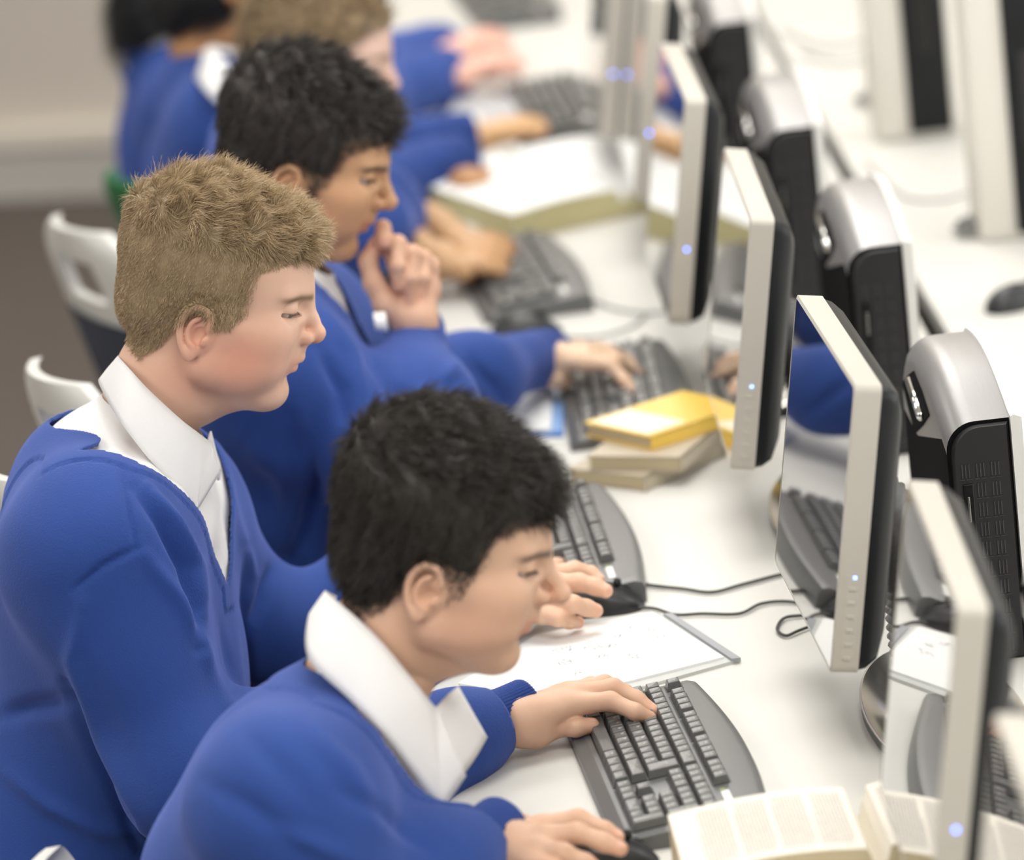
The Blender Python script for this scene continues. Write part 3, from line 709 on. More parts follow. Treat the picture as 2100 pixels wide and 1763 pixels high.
def npmesh(name, V, Q, m, parent, col=None, smooth=True):
    me = bpy.data.meshes.new(name); me.vertices.add(len(V)); me.vertices.foreach_set('co', np.asarray(V, np.float32).ravel())
    n = Q.shape[1]; me.loops.add(len(Q)*n); me.loops.foreach_set('vertex_index', Q.astype(np.int32).ravel()); me.polygons.add(len(Q))
    me.polygons.foreach_set('loop_start', (np.arange(len(Q))*n).astype(np.int32)); me.update(calc_edges=True)
    if smooth: me.polygons.foreach_set('use_smooth', np.ones(len(Q), bool))
    me.materials.append(m)
    if col is not None:
        a = me.color_attributes.new('tint', 'FLOAT_COLOR', 'POINT'); c = np.ones((len(V), 4), np.float32); c[:, :3] = col; a.data.foreach_set('color', c.ravel())
    o = bpy.data.objects.new(name, me); C.objects.link(o)
    if parent is not None: o.parent = parent
    else: o.location.z = DZ
    return o
def vnormals(V, Q):
    N = np.zeros_like(V); n = np.cross(V[Q[:, 2]]-V[Q[:, 0]], V[Q[:, 3]]-V[Q[:, 1]])
    for i in range(4): np.add.at(N, Q[:, i], n)
    return N/(np.linalg.norm(N, axis=1)[:, None]+1e-12)
# ------------------------------------------------------------------ head
def g(p, c, r): 
    c = np.array(c); r = np.array(r); return np.exp(-(((p-c)/r)**2).sum(1))
def head_field(h, o):
    f = Field((-13, -9.6, -17), (13.5, 9.6, 17), h, True, 2.6)
    f.ell((-1.5, 0, 6.1), (9.6, 7.35, 8.4), .1)                                     # cranium
    f.ell((3.3, 0, 7.9), (4.8, 6.0, 5.0), 2.0)                                   # forehead
    f.cap((4.5, 0, 3.5), (4.9, 0, -2.6), 5.0, 3.9, 2.0, sc=(.97, 1.1, 1))          # face
    f.ell((-5.6, 0, .8), (4.4, 5.4, 4.4), 2.5)                                   # occiput
    nk = o.get('neck', [(-1.6, 0, -.5), (-3.4, 0, -7.0), (-4.9, 0, -11.5)]); nr = o.get('neckr', (5.6, 5.4, 5.0))
    f.chain(nk, nr, 1.5)
    f.cap((3.9, 0, -5.0), (.5, 0, -7.0), 2.4, 3.2, 2.2)                            # under the jaw
    f.cap((6.3, 0, -5.5), (2.4, 0, -6.0), 1.9, 2.7, 1.6)
    f.cap((.6, -5.0, -2.8), (6.6, -1.7, -5.5), 1.75, 1.55, 1.8)                      # mandible
    f.cap((.8, -5.1, -3.0), (1.0, -5.6, 1.5), 1.6, 1.5, 2.0)
    f.ell((7.3, 0, -5.5), (1.8, 2.2, 1.65), 1.0)                                # chin
    f.ell((6.0, -3.8, 1.3), (2.5, 2.1, 2.4), 1.6)                                 # cheek
    f.ell((5.4, -3.7, -1.6), (2.9, 2.1, 2.6), 1.6)
    f.ell((3.0, -4.3, -1.4), (3.4, 1.9, 3.4), 2.4)
    f.cap((1.6, -5.3, 1.6), (5.6, -4.4, 1.5), 1.2, 1.3, 2.4)                         # zygoma
    f.ell((7.3, 0, -.9), (2.15, 2.9, 2.3), 1.2)                                   # maxilla
    f.cap((7.5, -.6, 5.9), (6.3, -3.9, 5.8), 1.1, .95, 1.2)                      # brow ridge
    f.ell((8.5, -4.2, 4.5), (1.7, 1.7, 1.05), .8, 's', rotm('Z', 35).T)
    f.ell((9.2, -2.2, 4.5), (1.0, 1.0, .95), .7, 's')                          # socket
    # eye lids around eyeball (7.35,-3.0,3.85) r 1.22
    e = o.get('eye', (6.75, -3.45, 4.5)); cut = o.get('lid', -.25)
    def lid(up):
        def fn(X, Y, Z):
            x, y, z = X-e[0], Y-e[1], Z-e[2]; d = np.sqrt(x*x+y*y+z*z)-1.38
            pl = (z-cut-(x-.9)*.12) if up else -(z+.66-(x-.9)*.1)
            return np.maximum(d, -pl)
        return fn
    for u in (True, False): f.put((e[0]-1.5, e[1]-1.5, e[2]-1.5), (e[0]+1.5, e[1]+1.5, e[2]+1.5), lid(u), .28)
    zc = (cut-.70)/2; f.ell((e[0], e[1], e[2]+zc), (1.75, 1.75, max(.16, (cut+.70)/2+.10)), .12, 's')
    # nose
    t = o.get('nose', 0)
    f.cap((8.1, 0, 5.2), (9.65+t*.5, 0, 3.2), .85, .66, .9)
    f.cap((9.65+t*.5, 0, 3.2), (10.5+t, 0, 2.05), .66, .78, .6)
    f.ell((10.45+t, 0, 1.85), (.9, .92, .82), .5)
    f.cap((10.4+t, 0, 1.4), (8.9, 0, .7), .55, .75, .6)
    f.ell((9.35, -1.15, 1.35), (1.0, .66, .78), .55)
    f.ell((9.85, -.55, .72), (.62, .28, .30), .25, 's')
    # philtrum / lips
    f.cap((8.9, 0, .5), (9.15, 0, -.75), .75, .62, .7)
    f.cap((9.38, -.25, -1.12), (8.1, -2.1, -1.75), .50, .26, .35)
    f.cap((8.85, -.2, -2.35), (7.9, -1.8, -2.0), .56, .28, .40)
    f.cap((9.9, 0, -1.78), (7.7, -2.5, -1.92), .14, .13, .30, 's')
    f.ell((9.25, 0, -3.65), (.75, 1.7, .55), .7, 's')
    # ear
    ex, ey, ez = -1.05, -7.2, .35
    R = rotm('Z', -14) @ rotm('Y', 8)
    def E(x, y, z): return tuple(np.array((ex, ey, ez))+R @ np.array((x, y, z)))
    f.ell(E(-.1, 0.25, .1), (1.75, .7, 2.55), .5, 'u', R.T)
    f.ell(E(.35, 1.2, .2), (1.6, 1.2, 2.4), .6, 'u', R.T)
    rim = [E(.95, -.1, .9), E(.9, -.35, 1.9), E(.25, -.5, 2.75), E(-.75, -.6, 2.85), E(-1.6, -.62, 2.1), E(-1.95, -.6, .9), E(-1.75, -.5, -.4), E(-1.2, -.4, -1.5), E(-.4, -.3, -2.3)]
    f.ell(E(.25, -.45, .0), (.80, .75, 1.15), .30, 's', R.T)
    f.ell(E(-.35, -.55, 1.5), (.9, .42, .8), .25, 's', R.T)
    f.chain(smoothpts(rim, 3), [.34]*25, .18)
    anti = [E(-.2, -.35, 1.9), E(-.85, -.45, 1.1), E(-1.0, -.45, 0), E(-.6, -.4, -.95), E(.1, -.3, -1.25)]
    f.chain(smoothpts(anti, 3), [.24]*13, .2)
    f.ell(E(-.05, -.2, -2.1), (.75, .42, .95), .4, 'u', R.T)
    f.ell(E(.95, -.25, -.35), (.35, .4, .6), .3, 'u', R.T)
    return f
def to_world(fr): 
    O, A, s = fr
    return lambda V: O+(np.asarray(V)*s) @ A.T
def head_frame(px, py, y, rho, s, tau=15.3, yaw=0):
    r = math.radians(rho); X = Rv*math.cos(r)-Uv*math.sin(r); U = Rv*math.sin(r)+Uv*math.cos(r); t = math.radians(tau)
    Z = math.cos(t)*U-math.sin(t)*Fv; Y = math.cos(t)*Fv+math.sin(t)*U
    a = math.radians(yaw); X, Y = math.cos(a)*X+math.sin(a)*Y, math.cos(a)*Y-math.sin(a)*X
    A = np.stack([X, Y, Z], 1); P = PY(px, py, y-.078*s/.011); O = P+Y*7.2*s
    return O, A, s
# hair region test in head coords: returns >0 inside hair
def sstep(x, a, b): t = np.clip((x-a)/(b-a), 0, 1); return t*t*(3-2*t)
def hairline(p, st):
    x, y, z = p[:, 0], np.abs(p[:, 1]), p[:, 2]
    # front boundary of the hair as x(z): forehead, temple, sideburn
    zz = np.array(st['hz']); xx = np.array(st['hx']); xf = np.interp(z, zz, xx)
    fr = xf-x
    # lower boundary behind the ear
    zb = np.interp(x, st['nx'], st['nz']); lo = z-zb
    # ear clearance
    ear = np.sqrt(((x+1.2)/2.4)**2+((z-.4)/3.1)**2)-1
    ear = np.where(y > 6.2, ear*2.2, 9)
    return np.minimum(np.minimum(fr, lo), ear)
def make_hair(par, fr, hf, st, nstr, seed, mlist, Vh, Qh, Nh):
    """shell + strands in one mesh"""
    T = to_world(fr); rng = np.random.RandomState(seed)
    # shell: head field grown by thickness
    f = Field((-15, -9.8, st.get('zlo', -7)), (14, 9.8, 20), st.get('h', .2), True, 2.6)
    for c, r, k in st['mass']: f.ell(c, r, k)
    V, Q = f.mesh(); hl = hairline(V, st)
    # push the shell in towards (below) the skin where the hairline ends
    c0 = np.array((-.5, 0, 4.5)); w = np.clip(hl/st.get('soft', 1.0), 0, 1); 
    Vc, Qc = clip_mesh(V, Q, hl+.10); V = Vc; hl = hairline(V, st); w = np.clip(hl/st.get('soft', 1.0), 0, 1)
    d = V-c0; V = c0+d*(1-.16*(1-w)[:, None]**1.5*1.0)
    # lumps
    n = (np.sin(V[:, 0]*2.1+V[:, 1]*1.3)+np.sin(V[:, 1]*2.7-V[:, 2]*1.9+V[:, 0])+np.sin(V[:, 2]*2.3+V[:, 0]*1.7))*st.get('lump', .08)
    V = V+d/np.linalg.norm(d, axis=1)[:, None]*n[:, None]*w[:, None]*(sstep(V[:, 2], 7, 12)*.9+.1)[:, None]
    Q = Qc
    N = vnormals(V, Q)
    # sampling points: from shell (long top hair) and from skin (short sides)
    tri = Q; area = np.linalg.norm(np.cross(V[tri[:, 2]]-V[tri[:, 0]], V[tri[:, 3]]-V[tri[:, 1]]), axis=1)
    pick = rng.choice(len(tri), nstr, p=area/area.sum()); u = rng.rand(nstr, 2)
    q = tri[pick]; P = (V[q[:, 0]]*((1-u[:, 0])*(1-u[:, 1]))[:, None]+V[q[:, 1]]*(u[:, 0]*(1-u[:, 1]))[:, None]+V[q[:, 2]]*(u[:, 0]*u[:, 1])[:, None]+V[q[:, 3]]*((1-u[:, 0])*u[:, 1])[:, None])
    PN = N[q[:, 0]]
    # short hairs grown straight from the skin near the hairline
    hs = hairline(Vh, st); fq = Qh[(hs[Qh] > -st.get('fuzz', .5)).all(1) & (hs[Qh] < 2.2).all(1)]
    if len(fq):
        n2 = int(nstr*st.get('fuzzn', .35)); pk = fq[rng.randint(0, len(fq), n2)]; uu = rng.rand(n2, 1); P2 = Vh[pk[:, 0]]*(1-uu)+Vh[pk[:, 2]]*uu; h2 = hs[pk[:, 0]]
        kp = rng.rand(n2) < sstep(h2, -st.get('fuzz', .5), .5); P2 = P2[kp]; N2 = Nh[pk[:, 0]][kp]; P2 = P2+N2*st.get('root', .25)*.8
        P = np.concatenate([P, P2]); PN = np.concatenate([PN, N2]); 
    nf = len(P)-nstr; nstr = len(P)
    L, D = st['flow'](P, PN, rng); L = L*rng.uniform(.6, 1.25, nstr)
    dn = (D*PN).sum(1)[:, None]; D = D-PN*np.minimum(dn, 0)+PN*.15; D /= np.linalg.norm(D, axis=1)[:, None]
    if nf: L[-nf:] = np.minimum(L[-nf:], st.get('fuzzl', .4))
    seg = 5; wd = st.get('wd', .035)
    R0 = P-PN*np.minimum(st.get('root', .25), L*.12)[:, None]; pts = [R0]; dirn = PN*np.where(L < .8, .9, .55)[:, None]+D*.75; dirn /= np.linalg.norm(dirn, axis=1)[:, None]
    for i in range(seg):
        t = (i+1)/seg; dirn = dirn*(1-.35)+D*.35+st.get('curl', .12)*np.stack([np.sin(P[:, 1]*3+P[:, 2]*2+t*5), np.sin(P[:, 0]*3+t*4), np.sin(P[:, 0]*2.5+P[:, 1]*2+t*5)], 1)+rng.randn(nstr, 3)*st.get('jit', .08)
        dirn /= np.linalg.norm(dirn, axis=1)[:, None]; pts.append(pts[-1]+dirn*(L/seg)[:, None])
    side = np.cross(dirn, PN+rng.randn(nstr, 3)*.5); side /= np.linalg.norm(side, axis=1)[:, None]+1e-9; oth = np.cross(side, dirn)
    SV = []; 
    for i in range(seg+1):
        w_ = wd*(1-.8*(i/seg)**1.5)
        for a in (0, 2.094, 4.189): SV.append(pts[i]+(side*math.cos(a)+oth*math.sin(a))*w_)
    SV = np.stack(SV, 1); nv = (seg+1)*3; base = (np.arange(nstr)*nv)[:, None]
    pat = []
    for i in range(seg):
        for k in range(3): pat.append((i*3+k, i*3+(k+1) % 3, (i+1)*3+(k+1) % 3, (i+1)*3+k))
    SQ = (base[:, :, None]+np.array(pat)[None]).reshape(-1, 4); SVf = SV.reshape(-1, 3)
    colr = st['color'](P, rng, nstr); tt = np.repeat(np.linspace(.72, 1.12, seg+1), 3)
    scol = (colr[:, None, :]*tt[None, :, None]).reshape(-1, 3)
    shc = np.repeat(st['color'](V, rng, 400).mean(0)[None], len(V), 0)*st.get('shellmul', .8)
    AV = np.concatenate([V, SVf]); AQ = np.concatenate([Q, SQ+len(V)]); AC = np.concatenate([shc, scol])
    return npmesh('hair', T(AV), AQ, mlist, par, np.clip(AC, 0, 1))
skin_m = mat('skin', (.6, .4, .3), .5, sss=.10, spec=.4, attr='tint', bump=.06, bscale=900, var=.03, vscale=60)
hair_m = mat('hair', (.3, .2, .1), .42, spec=.35, attr='tint')
lash_m = mat('lash', (.03, .02, .015), .6)
eyew = mat('eye_white', (.48, .43, .40), .15, coat=.5)  # sclera colour darkened to stand in for the lids' shadow
iris_m = mat('iris', (.10, .13, .15), .1); pupil_m = mat('pupil', (.01, .01, .01), .1)
knit = mat('blue_knit', (.013, .052, .245), .85, sheen=.35, bump=.35, bscale=420, var=.05, vscale=30)
knit2 = mat('blue_rib', (.012, .046, .22), .85, sheen=.3, bump=.3, bscale=420)
shirt = mat('white_shirt', (.83, .82, .81), .75, bump=.15, bscale=900)
trouser = mat('dark_trousers', (.02, .02, .022), .85)
def skincol(p, st):
    b = np.array(st['skin'])[None].repeat(len(p), 0)
    red = np.array(st.get('red', (1.12, .72, .66)))
    q = p*np.array((1, 1, 1)); q = np.stack([p[:, 0], -np.abs(p[:, 1]), p[:, 2]], 1)
    a = st.get('blush', .6)
    m = a*.75*(g(q, (4.4, -5.0, -.8), (4.0, 5.0, 3.6)))+a*.3*g(q, (1.8, -5.6, -2.6), (3.6, 4.0, 3.4))+.75*a*g(q, (-1.4, -8.2, .6), (2.0, 1.1, 2.8))+.8*a*g(q, (10.6, 0, 1.4), (1.5, 1.6, 1.2))+.35*a*g(q, (-2, -5, -5), (4, 3, 3))
    m = np.clip(m, 0, 1)[:, None]; b = b*(1-m)+b*red*m
    # lips
    l = np.clip(1.5*g(q, (8.75, -.9, -1.3), (.9, 1.9, .42))+1.5*g(q, (8.6, -.8, -2.35), (.9, 1.7, .5)), 0, 1)[:, None]*st.get('lips', .7)
    b = b*(1-l)+b*np.array((1.0, .62, .60))*l
    # brows
    x, y, z = q[:, 0], q[:, 1], q[:, 2]; zc = 5.75+.25*np.clip((-y-1.0)/2.5, 0, 1)-.35*np.clip((-y-3.6)/1.5, 0, 1)
    br = np.exp(-((z-zc)/st.get('browh', .34))**2)*(1/(1+np.exp(-(x-5.6)*4)))*(1/(1+np.exp((-y-5.4)*6)))*(1/(1+np.exp((y+.75)*6)))
    br = np.clip(br*st.get('brow', .8), 0, 1)[:, None]; b = b*(1-br)+np.array(st['browc'])*br
    # socket shade is left to the light; cropped hair over scalp
    hl = hairline(p, st['hair']); s = 1/(1+np.exp(-(hl-st.get('scalp0', .5))*st.get('scalpk', 2.2))); s = (s*st.get('scalp', .8))[:, None]; b = b*(1-s)+np.array(st['scalpc'])*s
    return np.clip(b, 0, 1)
def vsd(v, J):
    """signed distance-like measure to the neck opening, negative inside"""
    vn = J['v']; A0, A1 = np.array(vn[0]), np.array(vn[1]); d = A1-A0; Lv = np.linalg.norm(d); d = d/Lv; wy = vn[2]
    a = ((v-A0) @ d)/Lv; yy = v[:, 1]-A0[1]-a*(A1[1]-A0[1])
    nrm = np.array((-d[2], 0, d[0])); nrm = nrm if nrm[0] > 0 else -nrm; front = (v-A0) @ nrm
    wv = wy*np.clip(1-a, 0, 1)**.85
    sdv = np.maximum(np.maximum(np.abs(yy)-wv, -(front+J.get('vfront', .055))), (-.3-a)*Lv)
    sdv = np.where((a > 1.0), np.maximum(sdv, (a-1)*Lv+.003), sdv)
    nb = np.array(J['neck']); n2 = np.array(J['neck2']); nd = (nb-n2)/np.linalg.norm(nb-n2)
    rr = (v-n2)-((v-n2) @ nd)[:, None]*nd; rad = np.linalg.norm(rr, axis=1)-J.get('vr', .082); rad = np.maximum(rad, J.get('vcut', -.05)-(v-n2) @ nd)
    hh = np.clip(1-np.abs(sdv-rad)/.035, 0, 1); return np.minimum(sdv, rad)-hh*hh*.035*.25
def make_person(P):
    """P: dict describing one pupil"""
    root = empty('person', (P['loc'][0], P['loc'][1], -DZ), 0, P['label'], 'person')
    inv = np.array([P['loc'][0], P['loc'][1], -DZ])
    L = lambda V: np.asarray(V)-inv      # world (desk based) -> root local
    fr = head_frame(*P['head']); T0 = to_world(fr); T = lambda V: L(T0(V)); Ts = (fr[0]-inv, fr[1], fr[2])
    h = P.get('res', .16)
    f = head_field(h, P); V, Q = f.mesh(); Nn = vnormals(V, Q)
    col = skincol(V, P); parts = [(T(V), Q, col)]
    # hands and forearms
    hh = P.get('hres', .0016)
    for hd in P.get('hands', []):
        allp = np.array([p for ch, rs, k in hd['chains'] for p in ch]); lo = allp.min(0)-.03; hi = allp.max(0)+.03
        f = Field(lo, hi, hh, False, .016)
        for ch, rs, k in hd['chains']: f.chain(ch, rs, k, k0=.012)
        v, q = f.mesh(); c = np.array(hd.get('col', P['skin']))[None].repeat(len(v), 0)
        tips = [ch[-1] for ch, rs, k in hd['chains'] if len(ch) > 3]; kn = [ch[-3] for ch, rs, k in hd['chains'] if len(ch) > 3]
        for t in tips: w = (.40*np.exp(-((v-t)**2).sum(1)/.013**2))[:, None]; c = c*(1-w)+c*np.array((1.08, .74, .70))*w
        for t in kn: w = (.28*np.exp(-((v-t)**2).sum(1)/.010**2))[:, None]; c = c*(1-w)+c*np.array((1.05, .74, .66))*w
        for ch, rs, k in hd['chains']:
            if len(ch) > 3:
                tp, pv = np.array(ch[-1]), np.array(ch[-2]); u_ = (tp-pv)/np.linalg.norm(tp-pv); up = np.array(hd.get('nailup', (0, 0, 1)))-u_*(np.array(hd.get('nailup', (0, 0, 1)))@u_); up /= np.linalg.norm(up)
                w = np.clip(1.4*np.exp(-(((v-(tp+up*rs[-1]*.9+u_*.001))**2).sum(1)/.0052**2)**2), 0, 1)[:, None]; c = c*(1-w)+np.clip(np.array(hd.get('col', P['skin']))*np.array((1.14, 1.08, 1.16)), 0, 1)*w
        parts.append((L(v), q, c))
    # torso, arms and legs under the clothes
    J = P['J']
    def body(off, lo, hi, hv, arms=True, legs=False):
        f = Field(lo, hi, hv, False, .16)
        ch, cr = J['chest']; be, br_ = J['belly']; pe, pr = J['pelvis']
        f.ell(ch, np.array(cr)+off, .05, 'u', J.get('rot')); f.ell(be, np.array(br_)+off, .12, 'u', J.get('rot')); f.ell(pe, np.array(pr)+off, .08)
        sr = J.get('sr', .062)
        f.cap(J['shR'], J['shL'], sr+off, sr+off, .11)
        f.cap(J['neck'], J['neck2'], J.get('nr', .060)+off*.5, .075+off, .06)
        if arms:
            for s in ('R', 'L'):
                a = J['arm'+s]; r = J.get('ar'+s, (.068, .056, .050, .038)); f.chain(a, [q_+off for q_ in r[:len(a)]], .06, k0=.13)
        if legs:
            for sy in (-.09, .09):
                hp = np.array(pe)+(.02, sy, -.02); kn = hp+(.40, sy*.4, .03); an = kn+(.02, 0, -.42)
                kn[2] = min(kn[2], -.16); an[2] = -DZ+.07
                f.chain([hp, kn, an], [.085+off, .06+off, .042+off], .04); f.cap(an+(0, 0, -.03), an+(.17, 0, -.035), .035, .03, .02)
        return f
    pts = np.array([J['chest'][0], J['belly'][0], J['pelvis'][0]]+list(J['armR'])+list(J['armL'])+[J['neck2']]); lo = pts.min(0)-.25; hi = pts.max(0)+.25
    lo[2] = max(lo[2], -DZ)
    f = body(-.030, lo, hi, .012, True, False); v, q = f.mesh(); parts.append((L(v), q, np.array(P['skin'])[None].repeat(len(v), 0)))
    n = 0; VV = []; QQ = []; CC = []
    for v, q, c in parts: VV.append(v); QQ.append(q+n); CC.append(c); n += len(v)
    bo = npmesh('body', np.concatenate(VV), np.concatenate(QQ), skin_m, root, np.concatenate(CC))
    # eyes
    e = np.array(P.get('eye', (6.75, -3.45, 4.5)))
    if P.get('eyes', True):
        for sy in (1, -1):
            c = e*np.array((1, sy, 1)); bm = bmesh.new(); bmesh.ops.create_uvsphere(bm, u_segments=28, v_segments=20, radius=1.22)
            gz = Vector(P.get('gaze', (1, 0, -.35))); gz.y = -.25; gz.normalize(); mi = []
            bm.faces.ensure_lookup_table()
            for fc in bm.faces:
                a = fc.calc_center_median().normalized().angle(gz); mi.append(2 if a < .24 else (1 if a < .58 else 0))
            vv = np.array([tuple(x.co) for x in bm.verts])+c; ff = [[x.index for x in fc.verts] for fc in bm.faces]; bm.free()
            meshobj('eye', T(vv), ff, [eyew, mat('iris_brown', (.05, .025, .012), .1) if P.get('browneye', True) else iris_m, pupil_m], root, True, mi)
            lp = []
            cut = P.get('lid', -.35)
            for k in range(15):
                a = math.radians(-62+124*k/14)*1.0; r = 1.42
                z = cut+.12*(math.cos(a)-.4)*0+.02; rr = math.sqrt(max(.05, r*r-z*z)); lp.append((c[0]+rr*math.cos(a)*1.0, c[1]+rr*math.sin(a), c[2]+z+(-.12)*(1-math.cos(a))*-1*0+(rr*math.cos(a)-.9)*.12))
            lr = [.04+.07*math.sin(math.pi*k/14) for k in range(15)]
            mb = MB().tube(lp, lr, 6)
            if sy: 
                for k in range(2, 13):
                    p_ = np.array(lp[k]); d_ = p_-c; d_[2] = -.25; d_ = d_/np.linalg.norm(d_); mb.tube([p_, p_+d_*.35+(0, 0, -.06), p_+d_*.6+(0, 0, .02)], [.035, .025, .01], 4)
            mb.v = [tuple(x) for x in T(mb.v)]; mb.build('eyelashes', lash_m if not P.get('lightlash') else mat('lash_light', (.16, .10, .06), .6), root, True)
    make_hair(root, Ts, None, P['hair'], P.get('nstr', 12000), P.get('seed', 1), hair_m, V, Q, Nn)
    # jumper
    hv = P.get('cres', .005)
    f = body(.0, lo, hi, hv); v, q = f.mesh(); nn = vnormals(v, q)
    sd = vsd(v, J); vn = J['v']; A0 = np.array(vn[0]); nb = np.array(J['neck']); n2 = np.array(J['neck2']); nd = (nb-n2)/np.linalg.norm(nb-n2)
    # ribbed neck band
    band = (sd > 0) & (sd < .026); disp = np.where(band, .0022, 0)-.0016*np.exp(-((sd-.027)/.0018)**2)
    disp = disp+.0012*np.sin(v[:, 0]*38+v[:, 2]*23+v[:, 1]*17)+.0012*np.sin(v[:, 2]*47-v[:, 1]*31)
    # folds, placed on the surface facing the camera side
    if P.get('folds'):
        rel = v-CAM; dz = rel @ Fv; sx = 1050+FPX*(rel @ Rv)/dz; sy = 881.5-FPX*(rel @ Uv)/dz; facing = np.clip(-(nn @ Fv)*2.5, 0, 1)
        for pl, amp, wd in P['folds']:
            pp = np.array(pl, float); best = np.full(len(v), 1e9); tpar = np.zeros(len(v)); 
            segl = np.linalg.norm(pp[1:]-pp[:-1], axis=1); tot = segl.sum(); acc = 0
            for i in range(len(pp)-1):
                ab = pp[i+1]-pp[i]; t = np.clip(((sx-pp[i, 0])*ab[0]+(sy-pp[i, 1])*ab[1])/(ab@ab), 0, 1)
                dd = np.hypot(sx-pp[i, 0]-t*ab[0], sy-pp[i, 1]-t*ab[1]); m = dd < best; best = np.where(m, dd, best); tpar = np.where(m, (acc+t*segl[i])/tot, tpar); acc += segl[i]
            disp = disp+amp*np.exp(-(best/wd)**2)*facing*np.sin(np.pi*np.clip(tpar, .04, .96))**.5
    v2 = v+nn*disp[:, None]; ends = np.full(len(v), 1.0)
    for s in ('R', 'L'):   # open sleeve ends
        wr = np.array(J['arm'+s][-1]); el = np.array(J['arm'+s][-2]); ax = (wr-el)/np.linalg.norm(wr-el); sdw = (v-wr) @ ax; nr = np.linalg.norm(v-wr, axis=1) < .09
        ends = np.where(nr, np.minimum(ends, .002-sdw), ends)
    vj, qj = clip_mesh(v2, q, np.minimum(sd, ends))
    jo = npmesh('jumper', L(vj), qj, knit, root)
    sm = jo.modifiers.new('thick', 'SOLIDIFY'); sm.thickness = .004; sm.offset = -1
    # cuffs
    for s in ('R', 'L'):
        wr = np.array(J['arm'+s][-1]); el = np.array(J['arm'+s][-2]); ax = (wr-el)/np.linalg.norm(wr-el); b1 = np.cross(ax, (0, 0, 1)); b1 /= np.linalg.norm(b1); b2 = np.cross(ax, b1)
        r = J.get('ar'+s, (.068, .056, .050, .038))[len(J['arm'+s])-1]; W = J.get('cuff', .055); cv = []; cf = []; n = 144
        prof = [(-.012, r+.001), (0, r+.0015), (W*.5, r*.93+.001), (W*.93, r*.90+.001), (W, r*.88), (W-.002, r*.82), (.01, r*.80)]
        for t_, r_ in prof:
            for k in range(n):
                an = 2*math.pi*k/n; ra = r_+(.0011*math.cos(k*math.pi*2/3) if r_ > r*.85 and t_ > .001 else 0); cv.append(wr+ax*(t_-.004)+(b1*math.cos(an)+b2*math.sin(an))*ra)
        for i in range(len(prof)-1):
            for k in range(n): cf.append((i*n+k, i*n+(k+1) % n, (i+1)*n+(k+1) % n, (i+1)*n+k))
        meshobj('cuff', L(cv), cf, knit2, root, True)
    # shirt under the V
    lo2 = np.array(J['v'][0])-(.16, .17, .30); hi2 = np.array(J['v'][0])+(.17, .17, .10)
    f = body(-.006, lo2, hi2, .005, True); v, q = f.mesh(); nn = vnormals(v, q)
    rr = (v-n2)-((v-n2) @ nd)[:, None]*nd; rad = np.linalg.norm(rr, axis=1)-J.get('nr', .06)-.004; al = (v-n2) @ nd
    keep = ~((rad < .004) & (al > .02)); inb = ((v > lo2+.006) & (v < hi2-.006)).all(1)
    yy = v[:, 1]-A0[1]; di = .0016*np.exp(-(np.abs(yy-.004)/.012)**6)*(v[:, 0] > A0[0]-.02)+.0016*np.sin(v[:, 2]*90+v[:, 0]*60)*np.sin(v[:, 1]*40)+.0012*np.sin(v[:, 0]*140-v[:, 2]*50)
    sdS = vsd(v, J); vs_, qs_ = clip_mesh(v+nn*di[:, None], q, np.where(al > .0, rad-.002, .01), inb & (sdS < .03)); so = npmesh('shirt', L(vs_), qs_, shirt, root)
    for lf in P.get('collar', []):
        I = smoothpts([PY(a_, b_, c_) for a_, b_, c_ in lf['I']], 8); O_ = smoothpts([PY(a_, b_, c_) for a_, b_, c_ in lf['O']], 8)
        nI = len(I); M_ = 7; cv = []; cf = []
        bul = np.array(lf.get('bulge', (0, -1, .3)), float)
        for i in range(nI):
            for k in range(M_+1):
                t = k/M_; p_ = I[i]*(1-t)+O_[i]*t+bul*.006*math.sin(math.pi*t); cv.append(p_)
        for i in range(nI-1):
            for k in range(M_): cf.append((i*(M_+1)+k, (i+1)*(M_+1)+k, (i+1)*(M_+1)+k+1, i*(M_+1)+k+1))
        o = meshobj('collar', L(cv), cf, shirt, so, True); s_ = o.modifiers.new('thick', 'SOLIDIFY'); s_.thickness = .0022; s_.offset = 0
    # trousers
    pe, pr = J['pelvis']; f = Field(np.array(pe)-(.25, .3, .75), np.array(pe)+(.75, .3, .2), .012); f.lo[2] = max(f.lo[2], -DZ)
    f = Field((pe[0]-.25, pe[1]-.3, -DZ+.0), (pe[0]+.72, pe[1]+.3, max(pe[2]+.18, -DZ+.5)), .012)
    f.ell(pe, np.minimum(np.array(pr)-.012, (.13, .17, .14)), .08)
    for sy in (-.1, .1):
        hp = np.array(pe)+(.03, sy, -.03); kn = np.array((pe[0]+.42, pe[1]+sy*1.3, -.20)); an = np.array((kn[0]+.03, kn[1], -DZ+.085))
        f.chain([hp, kn, an], [.088, .066, .05], .05)
    v, q = f.mesh(); npmesh('trousers', L(v), q, trouser, root)
    for sy in (-.13, .13):
        m_ = MB(); a_ = np.array((pe[0]+.43, pe[1]+sy, -DZ+.04)); f = Field(a_-(.1, .07, .045), a_+(.28, .07, .1), .008); f.cap(a_+(0, 0, .01), a_+(.16, 0, -.005), .042, .034, .02); v, q = f.mesh(); v[:, 2] = np.maximum(v[:, 2], -DZ+.002); npmesh('shoe', L(v), q, blackpl, root)
    return root
